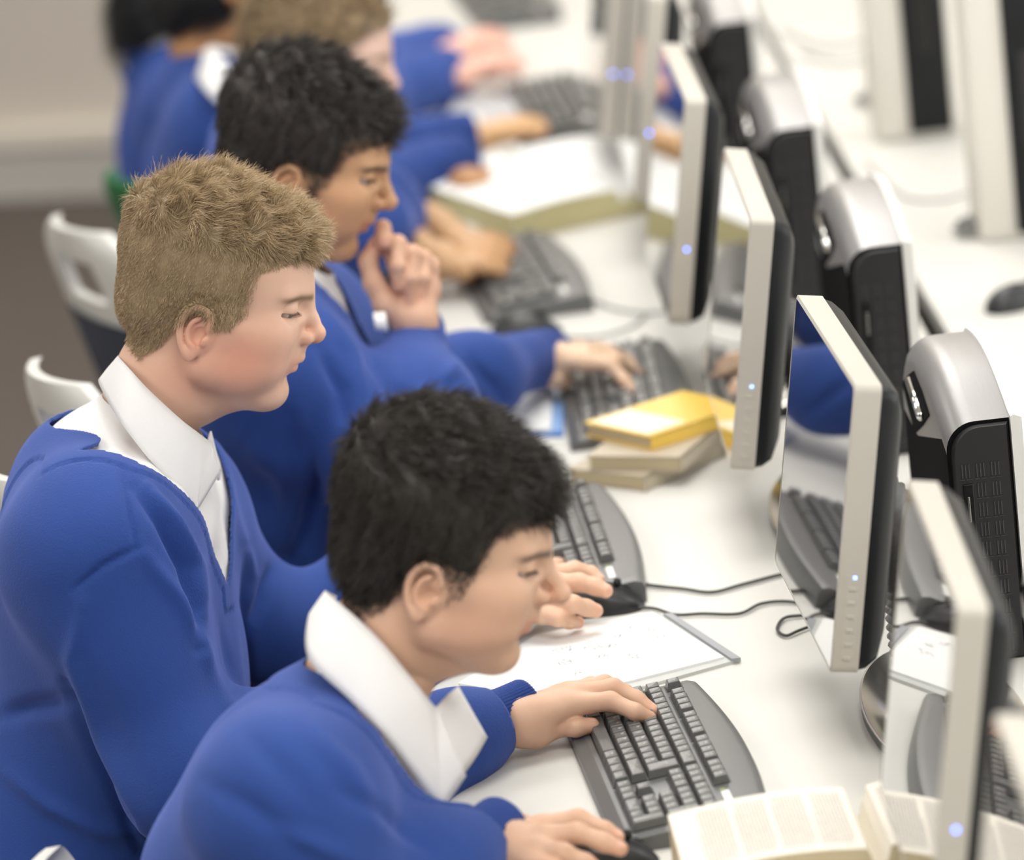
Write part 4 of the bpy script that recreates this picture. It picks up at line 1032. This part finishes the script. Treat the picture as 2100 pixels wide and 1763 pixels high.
# ------------------------------------------------------------------ the pupils
def flow_short(toplen, sidelen, fwd=(.95, 0, .05), z0=8.5, z1=12, wav=.5, down=(-.15, 0, -1), fr=1.6):
    def fn(P, N, rng):
        t = sstep(P[:, 2], z0, z1)[:, None]; t = np.maximum(t, sstep(P[:, 0], 5, 8)[:, None]*.8)
        c = np.stack([np.sin(P[:, 1]*fr+P[:, 0]*.9), np.sin(P[:, 0]*fr*1.1-P[:, 1]*.7+1), np.sin(P[:, 1]*fr*.8+P[:, 0]*fr)], 1)*wav
        D = np.array(fwd)[None]*t+np.array(down)[None]*(1-t)+c*t+.15*c*(1-t)
        D = D/np.linalg.norm(D, axis=1)[:, None]; return sidelen+(toplen-sidelen)*t[:, 0], D
    return fn
def col_fn(c, var, hi=None):
    c = np.array(c)
    def fn(P, rng, n):
        k = rng.uniform(1-var, 1+var, n)[:, None]; o = c[None]*k
        if hi is not None:
            m = (rng.rand(n) < .35)[:, None]; o = np.where(m, np.array(hi)[None]*k, o)
        return o
    return fn
hairB = dict(mass=[((-1.6, 0, 6.2), (9.95, 7.65, 8.7), .1), ((-2.4, 0, 8.0), (9.6, 7.4, 7.7), .8), ((3.4, 0, 11.0), (4.8, 5.8, 3.4), 1.0), ((-6.2, 0, 1.0), (4.6, 5.7, 4.6), 2.0)],
    hz=[-8, 1.0, 1.6, 3.2, 8.2, 9.4, 10.1, 10.6, 20], hx=[-1.5, -.5, 1.4, 2.6, 3.0, 5.2, 7.6, 11.5, 13],
    nx=[-14, -9.5, -6.2, -4.4, -3.2, -1.5, 0, 14], nz=[-2.2, -2.9, -4.0, -1.6, 1.2, 3.2, 1.0, 1.0], soft=1.1, lump=.12, root=.2, wd=.030, curl=.22, jit=.12,
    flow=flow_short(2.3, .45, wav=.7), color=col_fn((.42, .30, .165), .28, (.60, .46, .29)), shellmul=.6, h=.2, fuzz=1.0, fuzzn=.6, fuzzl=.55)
def dark(mass, hz, hx, nx, nz, toplen=1.8, sidelen=1.2, c=(.022, .018, .014), hi=(.05, .042, .034), **k):
    d = dict(mass=mass, hz=hz, hx=hx, nx=nx, nz=nz, soft=.8, lump=.10, root=.2, wd=.042, curl=.12, jit=.06, flow=flow_short(toplen, sidelen, wav=.35), color=col_fn(c, .3, hi), shellmul=1.0, h=.2)
    d.update(k); return d
hairA = dark([((-1.5, 0, 6.2), (10.2, 7.8, 9.0), .1), ((-2.9, 0, 8.8), (9.9, 7.8, 8.6), 1.0), ((3.4, 0, 10.8), (4.9, 6.0, 3.8), 1.0), ((-6.0, 0, 1.2), (5.0, 6.1, 4.9), 2.0)],
    [-8, .2, 1.0, 3.2, 7.2, 8.2, 9.2, 10.0, 20], [-1.5, 1.2, 1.9, 3.0, 3.9, 5.4, 7.6, 11.5, 13], [-14, -9.5, -6.5, -4.4, -3.3, -1.5, 0, 14], [-3.2, -3.9, -4.6, -3.0, .8, 3.2, .2, .2], 2.2, 1.5)
hairC = dark([((-1.8, 0, 6.2), (10.3, 7.7, 9.0), .1), ((-3.3, 0, 8.2), (9.8, 7.7, 8.2), 1.0), ((2.8, 0, 10.4), (4.9, 6.0, 3.7), 1.0), ((-6.0, 0, 1.2), (4.8, 6.0, 4.9), 2.0)],
    [-8, -.3, .6, 2.6, 7.0, 8.2, 9.4, 10.2, 20], [-1.5, 1.0, 2.4, 3.3, 4.6, 6.2, 8.4, 12, 14], [-14, -9.5, -6.5, -4.4, -3.3, -1.5, 0, 14], [-3.2, -3.9, -4.6, -3.0, .8, 3.2, -.4, -.4], 2.8, 1.4, lump=.22, jit=.1, curl=.2,
    hi=(.075, .062, .055))
def flow_back(l, drop=-.25):
    def fn(P, N, rng):
        D = np.stack([-np.ones(len(P)), -.25*np.sign(P[:, 1]), np.full(len(P), drop)], 1)+.06*rng.randn(len(P), 3); D /= np.linalg.norm(D, axis=1)[:, None]; return np.full(len(P), l), D
    return fn
hairD = dark([((-.9, 0, 6.2), (10.0, 7.8, 9.0), .1), ((-4.0, 0, 4.0), (6.0, 6.6, 6.8), 2.0)],
    [-8, 1, 3, 7, 9.3, 10.6, 20], [-1.5, 0, 1.5, 4.2, 7.0, 9.6, 13], [-14, -10, -6.5, -4.4, -3.0, -1.5, 0, 14], [-6, -3.5, -3.5, -2.0, .8, 3.2, 2, 2], 3, 3, c=(.25, .17, .09), hi=(.42, .31, .18), flow=flow_back(3.0), jit=.04)
hairE = dark([((-1.5, 0, 6.2), (10.4, 8.0, 9.2), .1), ((-4.5, 0, -1), (6.5, 7.9, 8), 2.0), ((-9.0, 0, -5), (4, 6.5, 6), 2.0)],
    [-12, 1, 3, 7, 9.3, 10.6, 20], [1.2, .8, 1.5, 3.4, 6.5, 9.6, 13], [-14, -10, -6.5, -4.4, -3.0, -1.5, 0, 14], [-12, -11, -9.5, -9, -8.5, -7, -4, -2], 3, 3, zlo=-13, c=(.010, .009, .009), hi=(.02, .02, .02), flow=flow_back(3.0, -.8), jit=.06)
def flow_down(l):
    def fn(P, N, rng):
        D = np.stack([-.15*np.ones(len(P)), np.zeros(len(P)), -np.ones(len(P))], 1)+.12*rng.randn(len(P), 3); D /= np.linalg.norm(D, axis=1)[:, None]; return np.full(len(P), l), D
    return fn
hairF = dark([((-.9, 0, 6.2), (10.4, 8.4, 9.4), .1), ((-6, 0, 0), (6, 8.0, 8), 2.0), ((-8.0, 0, -8), (5.5, 9.2, 10), 2.5)],
    [-20, -6, 1, 3, 7, 9.3, 10.6, 20], [-3, -2, 0, 1.5, 3.4, 6.5, 9.6, 13], [-15, 14], [-24, -24], 4, 4, zlo=-20, c=(.008, .008, .009), hi=(.016, .016, .018), flow=flow_down(4.5), jit=.1, lump=.3)
fair = (.72, .44, .335); faird = (.66, .40, .29)
def HZ(*a): return [PZ(x, y, z) for x, y, z in a]
def xz(px, py, y): return PY(px, py, y)
def A3(p, dy=0): return np.array(p)+(0, dy, 0)
R9 = [.0165, .0100, .0094, .0088, .0078]
# ---- front boy (A)
yA_ = -.42
handA_L = dict(chains=[
    (HZ((1035, 1478, .040), (1062, 1478, .040), (1085, 1470, .042)), [.026, .0255, .0245], .012),
    (HZ((1072, 1482, .040), (1172, 1445, .050), (1252, 1437, .052), (1302, 1459, .041), (1332, 1472, .030)), [.019, .0135, .0102, .0092, .0080], .006),
    (HZ((1072, 1470, .043), (1178, 1426, .055), (1258, 1410, .056), (1305, 1434, .042), (1338, 1457, .030)), [.020, .0138, .0104, .0094, .0080], .006),
    (HZ((1072, 1462, .040), (1165, 1422, .050), (1240, 1402, .052), (1282, 1420, .038), (1305, 1438, .028)), [.019, .0130, .0098, .0088, .0076], .006),
    (HZ((1070, 1458, .036), (1148, 1425, .042), (1212, 1404, .043), (1245, 1415, .033), (1262, 1428, .026)), [.017, .0120, .0088, .0080, .0070], .006),
    (HZ((1072, 1492, .034), (1100, 1500, .026), (1150, 1490, .026), (1182, 1491, .027), (1213, 1487, .026)), [.020, .0185, .0112, .0108, .0090], .004)])
handA_R = dict(chains=[
    (HZ((960, 1738, .045), (1010, 1732, .045), (1050, 1728, .045)), [.026, .0255, .0245], .012),
    (HZ((1030, 1722, .045), (1112, 1697, .050), (1186, 1678, .056), (1240, 1702, .044), (1266, 1716, .037)), [.019, .0135, .0100, .0090, .0078], .006),
    (HZ((1030, 1732, .045), (1120, 1718, .053), (1184, 1707, .058), (1238, 1727, .048), (1272, 1740, .041)), [.020, .0138, .0104, .0094, .0082], .006),
    (HZ((1030, 1745, .042), (1108, 1744, .048), (1155, 1748, .050), (1200, 1768, .038), (1225, 1782, .030)), [.019, .0130, .0098, .0088, .0078], .006),
    (HZ((1030, 1755, .038), (1090, 1768, .040), (1130, 1780, .040), (1160, 1798, .028), (1175, 1806, .020)), [.017, .0120, .0088, .0080, .0072], .006),
    (HZ((1020, 1712, .035), (1060, 1700, .030), (1110, 1700, .024), (1140, 1706, .020)), [.018, .0150, .0110, .0095], .012)])
def JY(px, py, y): return PY(px, py, y)
JA = dict(chest=(JY(660, 1760, yA_), (.125, .170, .19)), belly=(np.array((-.37, yA_, -.06)), (.125, .16, .17)), pelvis=(np.array((-.42, yA_, -.17)), (.13, .17, .12)),
    shR=JY(585, 1640, -.60), shL=JY(700, 1560, -.26), sr=.058, neck=JY(800, 1370, yA_), neck2=JY(735, 1500, yA_), nr=.066, vr=.084,
    armR=[JY(585, 1655, -.60), JY(760, 1950, -.64), JY(900, 1800, -.56), PZ(978, 1736, .048)], arR=(.070, .055, .047, .036),
    armL=[JY(720, 1580, -.24), JY(820, 1650, -.16), JY(930, 1520, -.12), PZ(1012, 1480, .042)], arL=(.062, .052, .044, .033), v=(JY(850, 1480, yA_), JY(945, 1740, yA_-.03), .12), vfront=.05)
PA = dict(loc=(JA['pelvis'][0][0], yA_), label='dark-haired boy seen in profile, white collar over blue jumper, nearest the camera', head=(895, 1232, yA_, 16, .01085), res=.16, nose=.8,
    skin=(.66, .42, .29), red=(1.10, .68, .60), blush=.28, lips=.6, brow=.9, browh=.42, browc=(.05, .035, .028), scalp=.95, scalpc=(.03, .024, .02), scalp0=.7, hair=hairA, nstr=16000, seed=3, J=JA, hands=[handA_L, handA_R], lid=-.25, gaze=(1, 0, -.5),
    neck=[(-1.6, 0, -.5), (-3.2, 0, -6.0), (-5.5, 0, -12.0)], cres=.005, folds=[([(480, 1480), (560, 1560), (640, 1640)], -.004, 26), ([(640, 1500), (720, 1580), (780, 1700)], .007, 22), ([(420, 1600), (520, 1660), (620, 1740)], -.006, 24), ([(700, 1620), (800, 1680), (880, 1740)], -.007, 16), ([(560, 1700), (640, 1730), (720, 1763)], .006, 20)],
    collar=[dict(I=[(690, 1222, -.33), (668, 1212, -.41), (700, 1240, -.465), (772, 1306, -.49), (841, 1388, -.49), (870, 1425, -.48), (893, 1452, -.46), (893, 1452, -.46)], O=[(650, 1275, -.32), (634, 1262, -.41), (634, 1350, -.49), (715, 1432, -.525), (795, 1515, -.53), (905, 1666, -.49), (905, 1666, -.49), (955, 1590, -.46)]),
            dict(I=[(893, 1452, -.45), (918, 1425, -.41), (939, 1408, -.37)], O=[(940, 1600, -.44), (972, 1556, -.41), (998, 1512, -.36)])])
PA['hair'] = hairA
# ---- blond boy (B)
yB_ = .25
handB = dict(chains=[
    (HZ((1030, 1232, .045), (1060, 1228, .045), (1085, 1222, .045)), [.027, .026, .0245], .012),
    (HZ((1070, 1205, .045), (1130, 1180, .052), (1180, 1168, .052), (1212, 1176, .044), (1228, 1188, .038)), [.018, .0130, .0100, .0090, .0078], .006),
    (HZ((1070, 1215, .046), (1140, 1198, .054), (1188, 1194, .056), (1220, 1202, .050), (1242, 1211, .045)), [.020, .0135, .0108, .0102, .0090], .006),
    (HZ((1070, 1230, .044), (1130, 1232, .050), (1175, 1238, .050), (1202, 1246, .040), (1222, 1252, .034)), [.019, .0130, .0104, .0098, .0088], .006),
    (HZ((1070, 1245, .036), (1110, 1258, .040), (1145, 1268, .036), (1168, 1274, .026), (1186, 1276, .018)), [.017, .0120, .0094, .0086, .0076], .006),
    (HZ((1060, 1205, .035), (1100, 1178, .028), (1140, 1165, .018), (1165, 1162, .014)), [.018, .0150, .0110, .0095], .012)], col=(.72, .46, .32))
handBL = dict(chains=[(HZ((960, 1090, .05), (950, 1080, .05)), [.026, .024], .012),
    (HZ((990, 1090, .05), (1040, 1085, .055), (1080, 1095, .045), (1100, 1105, .034)), [.018, .0125, .0095, .008], .006),
    (HZ((990, 1080, .05), (1045, 1070, .057), (1090, 1075, .045), (1110, 1085, .034)), [.018, .0125, .0095, .008], .006),
    (HZ((990, 1070, .05), (1040, 1055, .055), (1080, 1060, .042), (1098, 1068, .032)), [.018, .012, .009, .0078], .006),
    (HZ((990, 1062, .045), (1030, 1042, .048), (1065, 1045, .038), (1080, 1052, .030)), [.017, .011, .0085, .0072], .006),
    (HZ((980, 1098, .04), (1020, 1110, .035), (1050, 1115, .030), (1070, 1118, .028)), [.018, .0135, .0105, .009], .01)])
JB = dict(chest=(JY(225, 1190, yB_), (.135, .185, .20)), belly=(np.array((-.535, yB_, -.03)), (.14, .175, .18)), pelvis=(np.array((-.63, yB_, -.25)), (.22, .20, .26)),
    shR=JY(195, 1110, .085), shL=JY(330, 1010, .42), sr=.066, neck=JY(335, 830, yB_), neck2=JY(245, 985, yB_), nr=.062, vr=.104,
    armR=[JY(205, 1150, .055), JY(385, 1600, -.02), JY(760, 1420, .20), PZ(1005, 1250, .048)], arR=(.078, .064, .052, .036),
    armL=[JY(345, 1060, .44), JY(560, 1290, .50), JY(760, 1200, .56), PZ(985, 1090, .05)], arL=(.066, .056, .046, .034), v=(JY(335, 950, yB_-.005), JY(485, 1192, yB_-.05), .165), vfront=.06)
PB = dict(loc=(JB['pelvis'][0][0], yB_), label='blond boy with cropped sides and flushed cheeks, in a blue V-neck jumper', head=(424, 698, yB_, 15, .01115), res=.135,
    skin=(.72, .46, .335), red=(1.06, .66, .60), blush=.72, lips=.5, brow=1.0, browh=.40, browc=(.20, .12, .065), browneye=False, scalp=.85, scalpc=(.33, .225, .13), scalp0=-.1, scalpk=2.2, hair=hairB, nstr=52000, seed=7, J=JB, hands=[handB, handBL], lid=-.28, gaze=(1, 0, -.35), lightlash=True,
    cres=.0042, folds=[([(250, 960), (262, 1040), (278, 1125)], -0.0045, 5), ([(278, 1125), (210, 1160), (150, 1210)], -0.0075, 6), ([(275, 1000), (330, 1070), (380, 1160), (400, 1250), (408, 1330)], -0.0150, 13), ([(300, 1000), (360, 1070), (410, 1160), (420, 1260)], 0.0120, 12),
        ([(300, 1140), (370, 1230), (440, 1370), (470, 1440)], 0.0090, 16), ([(130, 1400), (190, 1540), (250, 1660), (290, 1750)], -0.0150, 12), ([(170, 1240), (150, 1350), (200, 1500), (280, 1700)], 0.0090, 18), ([(0, 1470), (60, 1450), (130, 1440)], -0.0120, 18), ([(0, 1570), (100, 1650), (200, 1700), (300, 1720)], 0.0090, 18),
        ([(500, 1120), (505, 1250), (508, 1400)], -0.0150, 9), ([(470, 1000), (495, 1110), (520, 1180)], 0.0090, 10), ([(560, 1150), (540, 1230), (515, 1290)], -0.0120, 12), ([(430, 1240), (460, 1330), (480, 1420)], -0.0075, 10)],
    collar=[dict(I=[(243, 728, .27), (262, 752, .19), (305, 800, .165), (370, 860, .165), (432, 908, .20)], O=[(205, 775, .27), (240, 850, .155), (290, 925, .130), (340, 980, .125), (402, 1050, .165)], bulge=(0, -1, .4)),
            dict(I=[(402, 1050, .165), (425, 1010, .180), (451, 968, .205)], O=[(432, 908, .20), (440, 925, .212), (448, 950, .22)], bulge=(0, 0, 0)),
            dict(I=[(427, 900, .24), (430, 890, .27), (432, 884, .30)], O=[(440, 958, .25), (448, 985, .28), (452, 962, .31)])])
PB['collar'] = [dict(I=[(262, 742, .33), (243, 730, .25), (262, 752, .19), (305, 800, .165), (370, 860, .165), (405, 887, .18), (432, 908, .20), (432, 908, .20)], O=[(225, 790, .34), (203, 782, .25), (238, 850, .155), (290, 922, .130), (350, 990, .135), (402, 1048, .150), (402, 1048, .150), (451, 968, .205)]), dict(I=[(427, 900, .24), (430, 890, .27), (432, 884, .30)], O=[(440, 958, .25), (448, 985, .28), (452, 962, .31)])]
# ---- boy with hand at chin (C)
yC_ = 1.0
def YC(*a): return [PY(x, y, yC_+d) for x, y, d in a]
handC_R = dict(chains=[
    (YC((852, 720, -.02), (856, 690, -.02), (862, 660, -.02)), [.0255, .0245, .025], .012),
    (YC((850, 655, -.02), (880, 595, .0), (882, 545, .005), (868, 528, -.005), (868, 570, -.02), (862, 600, -.022)), [.022, .0150, .0118, .0098, .0092, .0084], .006),   # little
    (YC((850, 650, -.02), (868, 590, .0), (862, 535, .0), (848, 518, -.015), (843, 570, -.03), (842, 615, -.030)), [.022, .0150, .0118, .0098, .0094, .0086], .006),
    (YC((850, 645, -.02), (848, 580, .0), (830, 520, .0), (816, 498, -.018), (816, 545, -.036), (818, 586, -.036)), [.020, .0145, .0118, .0102, .0096, .0088], .006),
    (YC((845, 645, -.015), (825, 575, .01), (800, 510, .01), (786, 466, .0), (786, 490, -.012), (789, 500, -.014)), [.020, .0140, .0110, .0092, .0085, .0080], .006),
    (YC((840, 665, -.02), (795, 625, -.02), (766, 580, -.015), (754, 535, -.005), (768, 500, .0)), [.020, .0165, .0115, .0100, .0085], .014)], col=(.70, .43, .30))
handC_L = dict(chains=[
    (HZ((1090, 735, .06), (1125, 733, .062), (1150, 738, .062)), [.025, .0245, .0235], .012),
    (HZ((1140, 742, .060), (1200, 742, .066), (1252, 748, .060), (1282, 780, .040), (1298, 806, .024)), [.018, .0130, .0095, .0085, .0072], .006),
    (HZ((1140, 735, .062), (1205, 733, .068), (1262, 738, .060), (1292, 752, .042), (1310, 764, .030)), [.018, .0132, .0096, .0086, .0074], .006),
    (HZ((1140, 728, .060), (1200, 724, .066), (1250, 724, .058), (1280, 734, .042), (1296, 744, .032)), [.018, .0125, .0090, .0080, .0070], .006),
    (HZ((1138, 722, .056), (1188, 715, .060), (1230, 713, .052), (1255, 720, .040), (1268, 728, .030)), [.016, .0115, .0082, .0075, .0065], .006),
    (HZ((1135, 755, .050), (1140, 775, .040), (1152, 782, .032), (1166, 780, .028)), [.018, .0140, .0110, .0090], .01)], col=(.74, .52, .36))
JC = dict(chest=(JY(560, 860, yC_), (.13, .185, .20)), belly=(np.array((-.385, yC_, -.03)), (.13, .17, .18)), pelvis=(np.array((-.42, yC_, -.17)), (.13, .17, .12)),
    shR=JY(540, 740, .83), shL=JY(600, 650, 1.18), sr=.062, neck=JY(590, 520, yC_), neck2=JY(545, 620, yC_), nr=.058, vr=.080,
    armR=[JY(535, 760, .82), JY(770, 905, .80), JY(868, 840, .86), JY(855, 716, yC_-.02)], arR=(.080, .066, .062, .042),
    armL=[JY(640, 680, 1.18), JY(800, 780, 1.16), JY(980, 770, 1.25), PZ(1100, 737, .062)], arL=(.066, .056, .050, .042), v=(JY(650, 600, yC_), JY(730, 720, yC_), .07))
PC = dict(loc=(JC['pelvis'][0][0], yC_), label='dark-haired boy in a blue jumper resting his curled hand against his mouth', head=(604, 402, yC_, 21, .0107), res=.17,
    skin=(.60, .34, .185), red=(1.12, .72, .62), blush=.22, lips=.7, brow=.95, browh=.42, browc=(.04, .028, .02), scalp=.95, scalpc=(.03, .022, .018), scalp0=.7, hair=hairC, nstr=16000, seed=9, J=JC, hands=[handC_R, handC_L], lid=0.0, gaze=(1, 0, -.2), cres=.006, hres=.0018,
    folds=[([(600, 860), (640, 1000), (600, 1180)], -.016, 22), ([(500, 900), (580, 960), (600, 1060)], .012, 26), ([(700, 640), (760, 720), (800, 800)], -.010, 14), ([(650, 620), (720, 720), (750, 830)], .010, 16), ([(660, 720), (700, 800), (705, 880)], -.014, 16), ([(720, 880), (800, 830), (900, 800), (945, 740)], .010, 16), ([(800, 790), (860, 820), (930, 780)], -.012, 14), ([(560, 1130), (600, 1150), (650, 1210)], -.008, 14), ([(960, 740), (1010, 790), (1040, 830)], -.008, 14), ([(620, 840), (625, 1000), (600, 1100)], .01, 12)],
    collar=[dict(I=[(560, 560, .93), (640, 572, .92), (652, 590, .94)], O=[(570, 600, .91), (636, 625, .90), (658, 628, .93)]), dict(I=[(765, 642, .93), (790, 640, .93)], O=[(770, 676, .92), (796, 680, .92)])], nose=.35)
# ---- farther pupils
def fan_hand(w, k, tip, zr=(.05, .055, .03), spread=10, r=1.0, thumb=-1, y=None):
    """w wrist px, k knuckle px, tip finger tip px"""
    ch = []
    zw, zk, zt = zr
    f = (lambda a, b, z: PZ(a, b, z))
    w = np.array(w, float); k = np.array(k, float); tip = np.array(tip, float); u = (tip-k)
    ch.append(([f(*(w-(k-w)*.35), zw), f(*w, zw), f(*(w*.6+k*.4), zw)], [.026*r, .025*r, .024*r], .012))
    for i in range(4):
        o = (i-1.5)*spread; a = k+(0, o*.8); m = k+u*.5+(0, o-6); e = tip+(-abs(i-1.3)*5, o*1.1)
        ch.append(([f(*(w+(0, o*.3)), zw), f(*a, zk), f(*m, zk), f(*(m*.4+e*.6), (zk+zt)/2), f(*e, zt)], [.018*r, .013*r, .010*r, .009*r, .0078*r], .006))
    t = k+(-10, thumb*-spread*2.3); e = t+u*.45
    ch.append(([f(*(w+(5, thumb*-8)), zw), f(*t, zw-.01), f(*((t+e)/2), .03), f(*e, .025)], [.018*r, .014*r, .0105*r, .009*r], .01))
    return ch
def far_person(y, loc, label, head, hair, skin, chest, armR, armL, handR, handL, neckpx, collar, seed, res=.24, **k):
    J = dict(chest=(JY(chest[0], chest[1], y), (.125, .17, .19)), belly=(np.array((JY(chest[0], chest[1], y)[0]-.02, y, -.03)), (.13, .16, .18)), pelvis=(np.array((JY(chest[0], chest[1], y)[0]-.03, y, -.17)), (.13, .17, .12)),
        shR=JY(chest[0]-15, chest[1]-90, y-.15), shL=JY(chest[0]+15, chest[1]-120, y+.15), sr=.058, neck=JY(*neckpx[0], y), neck2=JY(*neckpx[1], y), nr=.052, vr=.075,
        armR=armR, armL=armL, arR=k.get('arR', (.062, .052, .046, .040)), arL=k.get('arL', (.062, .052, .046, .040)), v=(JY(neckpx[1][0]+55, neckpx[1][1]-10, y), JY(neckpx[1][0]+110, neckpx[1][1]+100, y), .07))
    d = dict(loc=(J['pelvis'][0][0], y), label=label, head=head, res=res, skin=skin, blush=.2, lips=.5, brow=.7, browc=tuple(np.array(hair['color'](np.zeros((1, 3)), np.random.RandomState(1), 1))[0]*.9), scalp=.9, scalpc=(.1, .07, .04) if seed == 11 else (.015, .012, .012), scalp0=.2,
        hair=hair, nstr=6000, seed=seed, J=J, hands=[dict(chains=handR), dict(chains=handL)], cres=.008, hres=.0025, collar=collar, folds=k.get('folds', []), eyes=True)
    d.update(k.get('extra', {})); return d
yD_, yE_, yF_ = 2.05, 2.8, 3.5
PD = far_person(yD_, None, 'girl with light brown hair pulled back, bending over the desk behind the dark-haired boy\'s head', (640, 178, yD_, 15, .0109), hairD, (.76, .52, .42), (590, 420),
    [JY(575, 340, 1.90), JY(700, 470, 1.86), JY(760, 465, 1.9), PZ(815, 470, .06)], [JY(605, 310, 2.2), JY(720, 400, 2.3), JY(770, 420, 2.3), PZ(820, 432, .06)],
    fan_hand((905, 535), (960, 535), (1040, 548), (.055, .05, .03), 9), fan_hand((900, 468), (965, 500), (1055, 515), (.055, .05, .03), 9), ((640, 260), (600, 320)), [], 11)
for i in (0, 1):  # bare forearms
    hd = PD['hands'][i]; w = PD['J']['arm'+'RL'[i]][-1]; c0 = hd['chains'][0][0][0]
    hd['chains'].append(([w-(c0-w)*.25, c0, hd['chains'][0][0][1]], [.033, .028, .026], .02)); hd['col'] = (.62, .37, .19)
PE = far_person(yE_, None, 'tan-skinned pupil with white collar, head mostly cut off by the top edge', (495, -25, yE_, 12, .0109), hairE, (.50, .26, .12), (475, 345),
    [JY(470, 270, 2.62), JY(620, 420, 2.62), JY(760, 390, 2.7), PZ(905, 350, .05)], [JY(490, 240, 2.98), JY(640, 330, 2.98), JY(780, 320, 2.98), PZ(915, 300, .05)],
    fan_hand((960, 375), (985, 370), (1010, 372), (.045, .045, .03), 8), fan_hand((955, 290), (1030, 265), (1118, 262), (.05, .055, .03), 7), ((480, 75), (440, 170)),
    [dict(I=[(425, 95, 2.66), (455, 120, 2.58), (500, 170, 2.60)], O=[(402, 160, 2.62), (425, 190, 2.52), (475, 240, 2.54)])], 12, arL=(.062, .055, .058, .058), arR=(.062, .055, .058, .058))
PE['hands'][1]['col'] = (.66, .40, .20)
PF = far_person(yF_, None, 'farthest pupil with long black hair over a blue jumper, behind the white collar', (405, -60, yF_, 10, .0109), hairF, (.72, .42, .33), (425, 300),
    [JY(415, 235, 3.32), JY(560, 260, 3.32), JY(740, 200, 3.4), PZ(890, 165, .05)], [JY(430, 200, 3.68), JY(560, 200, 3.68), JY(740, 140, 3.66), PZ(885, 108, .05)],
    fan_hand((945, 152), (1000, 128), (1070, 138), (.055, .06, .035), 9), fan_hand((935, 105), (985, 82), (1045, 95), (.055, .06, .035), 9), ((350, 20), (330, 100)), [], 13, arL=(.062, .055, .058, .056), arR=(.062, .055, .062, .062))
WHO = globals().get('WHO', 'ABCDEF')
for nme, P_ in (('A', PA), ('B', PB), ('C', PC), ('D', PD), ('E', PE), ('F', PF)):
    if nme in WHO: make_person(P_)
